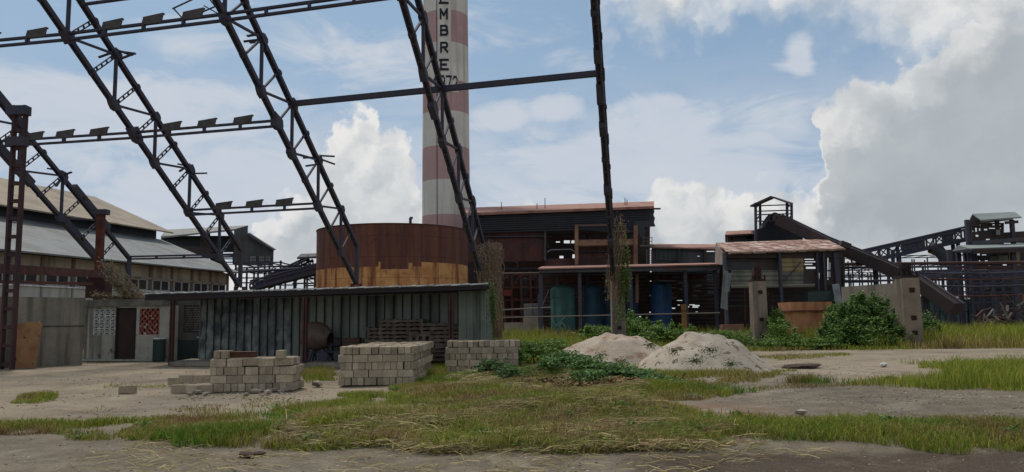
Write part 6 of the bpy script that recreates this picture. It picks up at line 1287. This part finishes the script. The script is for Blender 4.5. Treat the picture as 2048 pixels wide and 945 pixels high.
# cut branches heaped in the middle of the yard
Y = 20.5
el_ = [E_(1128, 716, Y+1.2, 40, .7, 13, 2), E_(1165, 730, Y+.6, 46, .7, 16, 3), E_(1215, 740, Y, 44, .7, 14, 3), E_(1180, 752, Y-.8, 40, .6, 14, 2), E_(1265, 748, Y-.2, 40, .6, 12, 2), E_(1310, 758, Y-.8, 30, .5, 10, 1.5), E_(1350, 768, Y-1.2, 28, .4, 7, 1), E_(1100, 726, Y, 22, .5, 9, 1)]
leafy('cut_branch_heap', 'heap of freshly cut dark green leafy branches in front of the gravel heaps', 'branch heap', [leafcloud(el_, 14000, .085, DKG*1.5, hollow=.2)], (at(1200, 600, Y).x, Y, 0), twigs(el_, 40, .007))
el_ = [E_(985, 735, 21, 36, .6, 14, 2), E_(1020, 748, 20, 30, .5, 12, 1)]
leafy('cut_branch_heap', 'small dark green cut plants before the grass-hidden block stack', 'branch heap', [leafcloud(el_, 2600, .08, DKG, hollow=.3)], (at(990, 600, 21).x, 21, 0), twigs(el_, 14, .007))
el_ = [E_(1250, 775, 18.3, 60, .6, 14, 2), E_(1150, 775, 18.6, 60, .5, 9, 1), E_(1060, 765, 19.4, 60, .5, 9, 1)]
V, f3, f4, c = merge([leafcloud(el_, 9000, .09, BROWN*.8, hollow=.2)]); o = np_mesh('withered_litter', V, f3, f4, c, STM); tag(o, 'brown withered plant litter under the cut branches', None, None, 'stuff')
mx_ = []
for (px_, py_, zz, rr_) in ((1200,712,.62,.25),(1302,690,.9,.3),(1345,702,.75,.2),(1420,700,.85,.35),(1390,722,.5,.3),(1240,722,.5,.3),(1460,728,.4,.25)):
    for Yq in np.arange(20, 34, .1):
        if at(px_, py_, float(Yq)).z < zz: break
    p_ = at(px_, py_, float(Yq)); mx_.append((p_.x, p_.y-.1, p_.z, rr_, .2, .13, 1))
V, f3, f4, c = leafcloud(mx_, 1500, .05, np.concatenate([BROWN*.7, DKG]), hollow=.1); o = np_mesh('dry_weeds', V, f3, f4, c, STM); tag(o, 'sparse dry weeds growing on the gravel heaps', None, None, 'stuff')
bl_ = []; r_ = random.Random(91)
xs_, ys_ = scatter(band, .9, .3, 1.0, 1)
for x_, y_ in zip(xs_, ys_): bl_.append((x_, y_, gh(x_, y_)+.05, r_.uniform(.08, .28), r_.uniform(.08, .22), r_.uniform(.04, .12), 1))
V, f3, f4, c = merge([leafcloud(bl_, 11000, .045, np.concatenate([MDG, DKG, MDG*1.2]), hollow=.1)]); o = np_mesh('broadleaf_weeds', V, f3, f4, c, LFM); tag(o, 'small broad leaved weeds scattered through the foreground grass', None, None, 'stuff')
# vines on the pillars
def vine(name, label, pts, n_st, rad_, leafn, lsize, pal, m_stem, seed):
    """creeper following a polyline of world points"""
    r_ = random.Random(seed); rt = thing(name, Vector((pts[-1].x, pts[-1].y, 0)), label, 'vine'); mb = MB(); L = []
    for k in range(n_st):
        q = []; ox, oy = r_.uniform(-1, 1)*rad_, r_.uniform(-.5, .1)*rad_; j0 = r_.uniform(0, .6); j1 = min(1, j0+r_.uniform(.25, .7))
        for s in range(9):
            f = (j0+(j1-j0)*s/8)*(len(pts)-1); i = min(int(f), len(pts)-2); p = pts[i].lerp(pts[i+1], f-i); ox += r_.uniform(-.3, .3)*rad_; oy += r_.uniform(-.12, .12)*rad_; ox = max(-rad_, min(rad_, ox)); q.append(p+Vector((ox, oy, r_.uniform(-.1, .1))))
        mb.tube(q, .016, 4, taper=.008); L += q
    mb.build('stems', m_stem, rt)
    if leafn:
        ells = [(p.x, p.y-.05, p.z, .22, .18, .25, 1) for p in L]; V, f3, f4, c = leafcloud(ells, leafn, lsize, pal, hollow=.1); V = V-np.array(rt.location)[None]; np_mesh('leaves', V, f3, f4, c, LFM, rt)
    return rt
dead = mat('dead_vine_stem', (.28, .21, .14), .95, (.17, .13, .095), 4); liv = mat('living_vine_stem', (.10, .085, .05), .95)
vine('green_vine', 'green creeper hanging down the right side of the slender pillar', [at(1243, 470, 42.4), at(1245, 520, 42.4), at(1247, 570, 42.4), at(1244, 640, 42.4)], 26, .28, 1700, .10, MDG, liv, 4)
vine('dead_vine', 'dry grey vine tangle round the lower end of the edge-on truss', [at(1240, 432, 42.2), at(1236, 480, 42.2), at(1224, 560, 42.4), at(1226, 600, 42.4)], 46, .38, 700, .09, BROWN, dead, 5)
vine('dead_vine', 'thick curtain of dead brown vines left of the tall red brown pillar', [at(972, 486, 44.4), at(972, 520, 44.2), at(982, 580, 44.2), at(990, 660, 44.2)], 110, .62, 500, .10, BROWN, dead, 6)
vine('dead_vine', 'dead vine sprays over the top of the tall red brown pillar', [at(985, 480, 44.6), at(990, 505, 44.4), at(992, 560, 44.3)], 40, .5, 0, .1, BROWN, dead, 7)
vine('green_vine', 'thin green vine climbing the right end corner of the tin shed', [at(984, 560, eR.y-.1), at(985, 610, eR.y-.1), at(986, 680, eR.y-.1)], 16, .07, 900, .06, MDG*.8, liv, 8)
vine('dead_vine', 'dry brown creeper tangle on the roof of the concrete hut', [at(215, 520, 37.6), at(240, 560, 37.4), at(262, 588, 37.2), at(300, 600, 37.0)], 70, .5, 900, .09, np.concatenate([BROWN, DKG]), dead, 9)
vine('dead_vine', 'withered creeper over the far left end of the hut roof', [at(185, 590, 37.2), at(230, 597, 37.1), at(300, 601, 37.0)], 40, .18, 900, .07, np.concatenate([BROWN, DKG]), dead, 10)
# pebbles
bm = bmesh.new(); bmesh.ops.create_icosphere(bm, subdivisions=1, radius=1); iv = np.array([v.co[:] for v in bm.verts]); bm.faces.ensure_lookup_table(); ifc = np.array([[v.index for v in f.verts] for f in bm.faces]); bm.free()
def pebbles(poly, dens, s0, s1, thr, k):
    x, y = scatter(PW(poly), dens, thr, 1.1, k); n = len(x); s = RNG.uniform(s0, s1, n)**1.0; jit = RNG.uniform(.7, 1.3, (n, 12, 3)); V = iv[None]*jit*s[:, None, None]*np.array([1, .8, .5]); V += np.stack([x, y, s*.2+(GHV(x, y) if n else 0)], 1)[:, None]
    f3 = (ifc[None]+np.arange(n)[:, None, None]*12).reshape(-1, 3); c = pick(np.array([(.40, .34, .26), (.30, .25, .19), (.19, .15, .11), (.50, .45, .36)]), n); return V.reshape(-1, 3), f3, np.zeros((0, 4), int), np.repeat(c, 12, 0)
emit('pebbles', 'small stones strewn over the yard', [pebbles([(-60,860),(-60,750),(560,740),(800,780),(560,830)], 7, .008, .035, .45, 1), pebbles([(1420,840),(1380,785),(1600,720),(2100,780),(2120,850)], 40, .006, .024, .35, 2), pebbles([(-60,960),(-60,875),(560,905),(1350,905),(1350,960)], 26, .006, .022, .35, 3), pebbles([(1350,960),(1350,908),(2100,905),(2100,960)], 8, .006, .016, .4, 3), pebbles([(1100,752),(1140,740),(1400,758),(1530,750),(1500,765)], 60, .012, .04, .3, 4), pebbles([(340,800),(420,786),(600,786),(620,800)], 40, .012, .04, .3, 4)], STM)
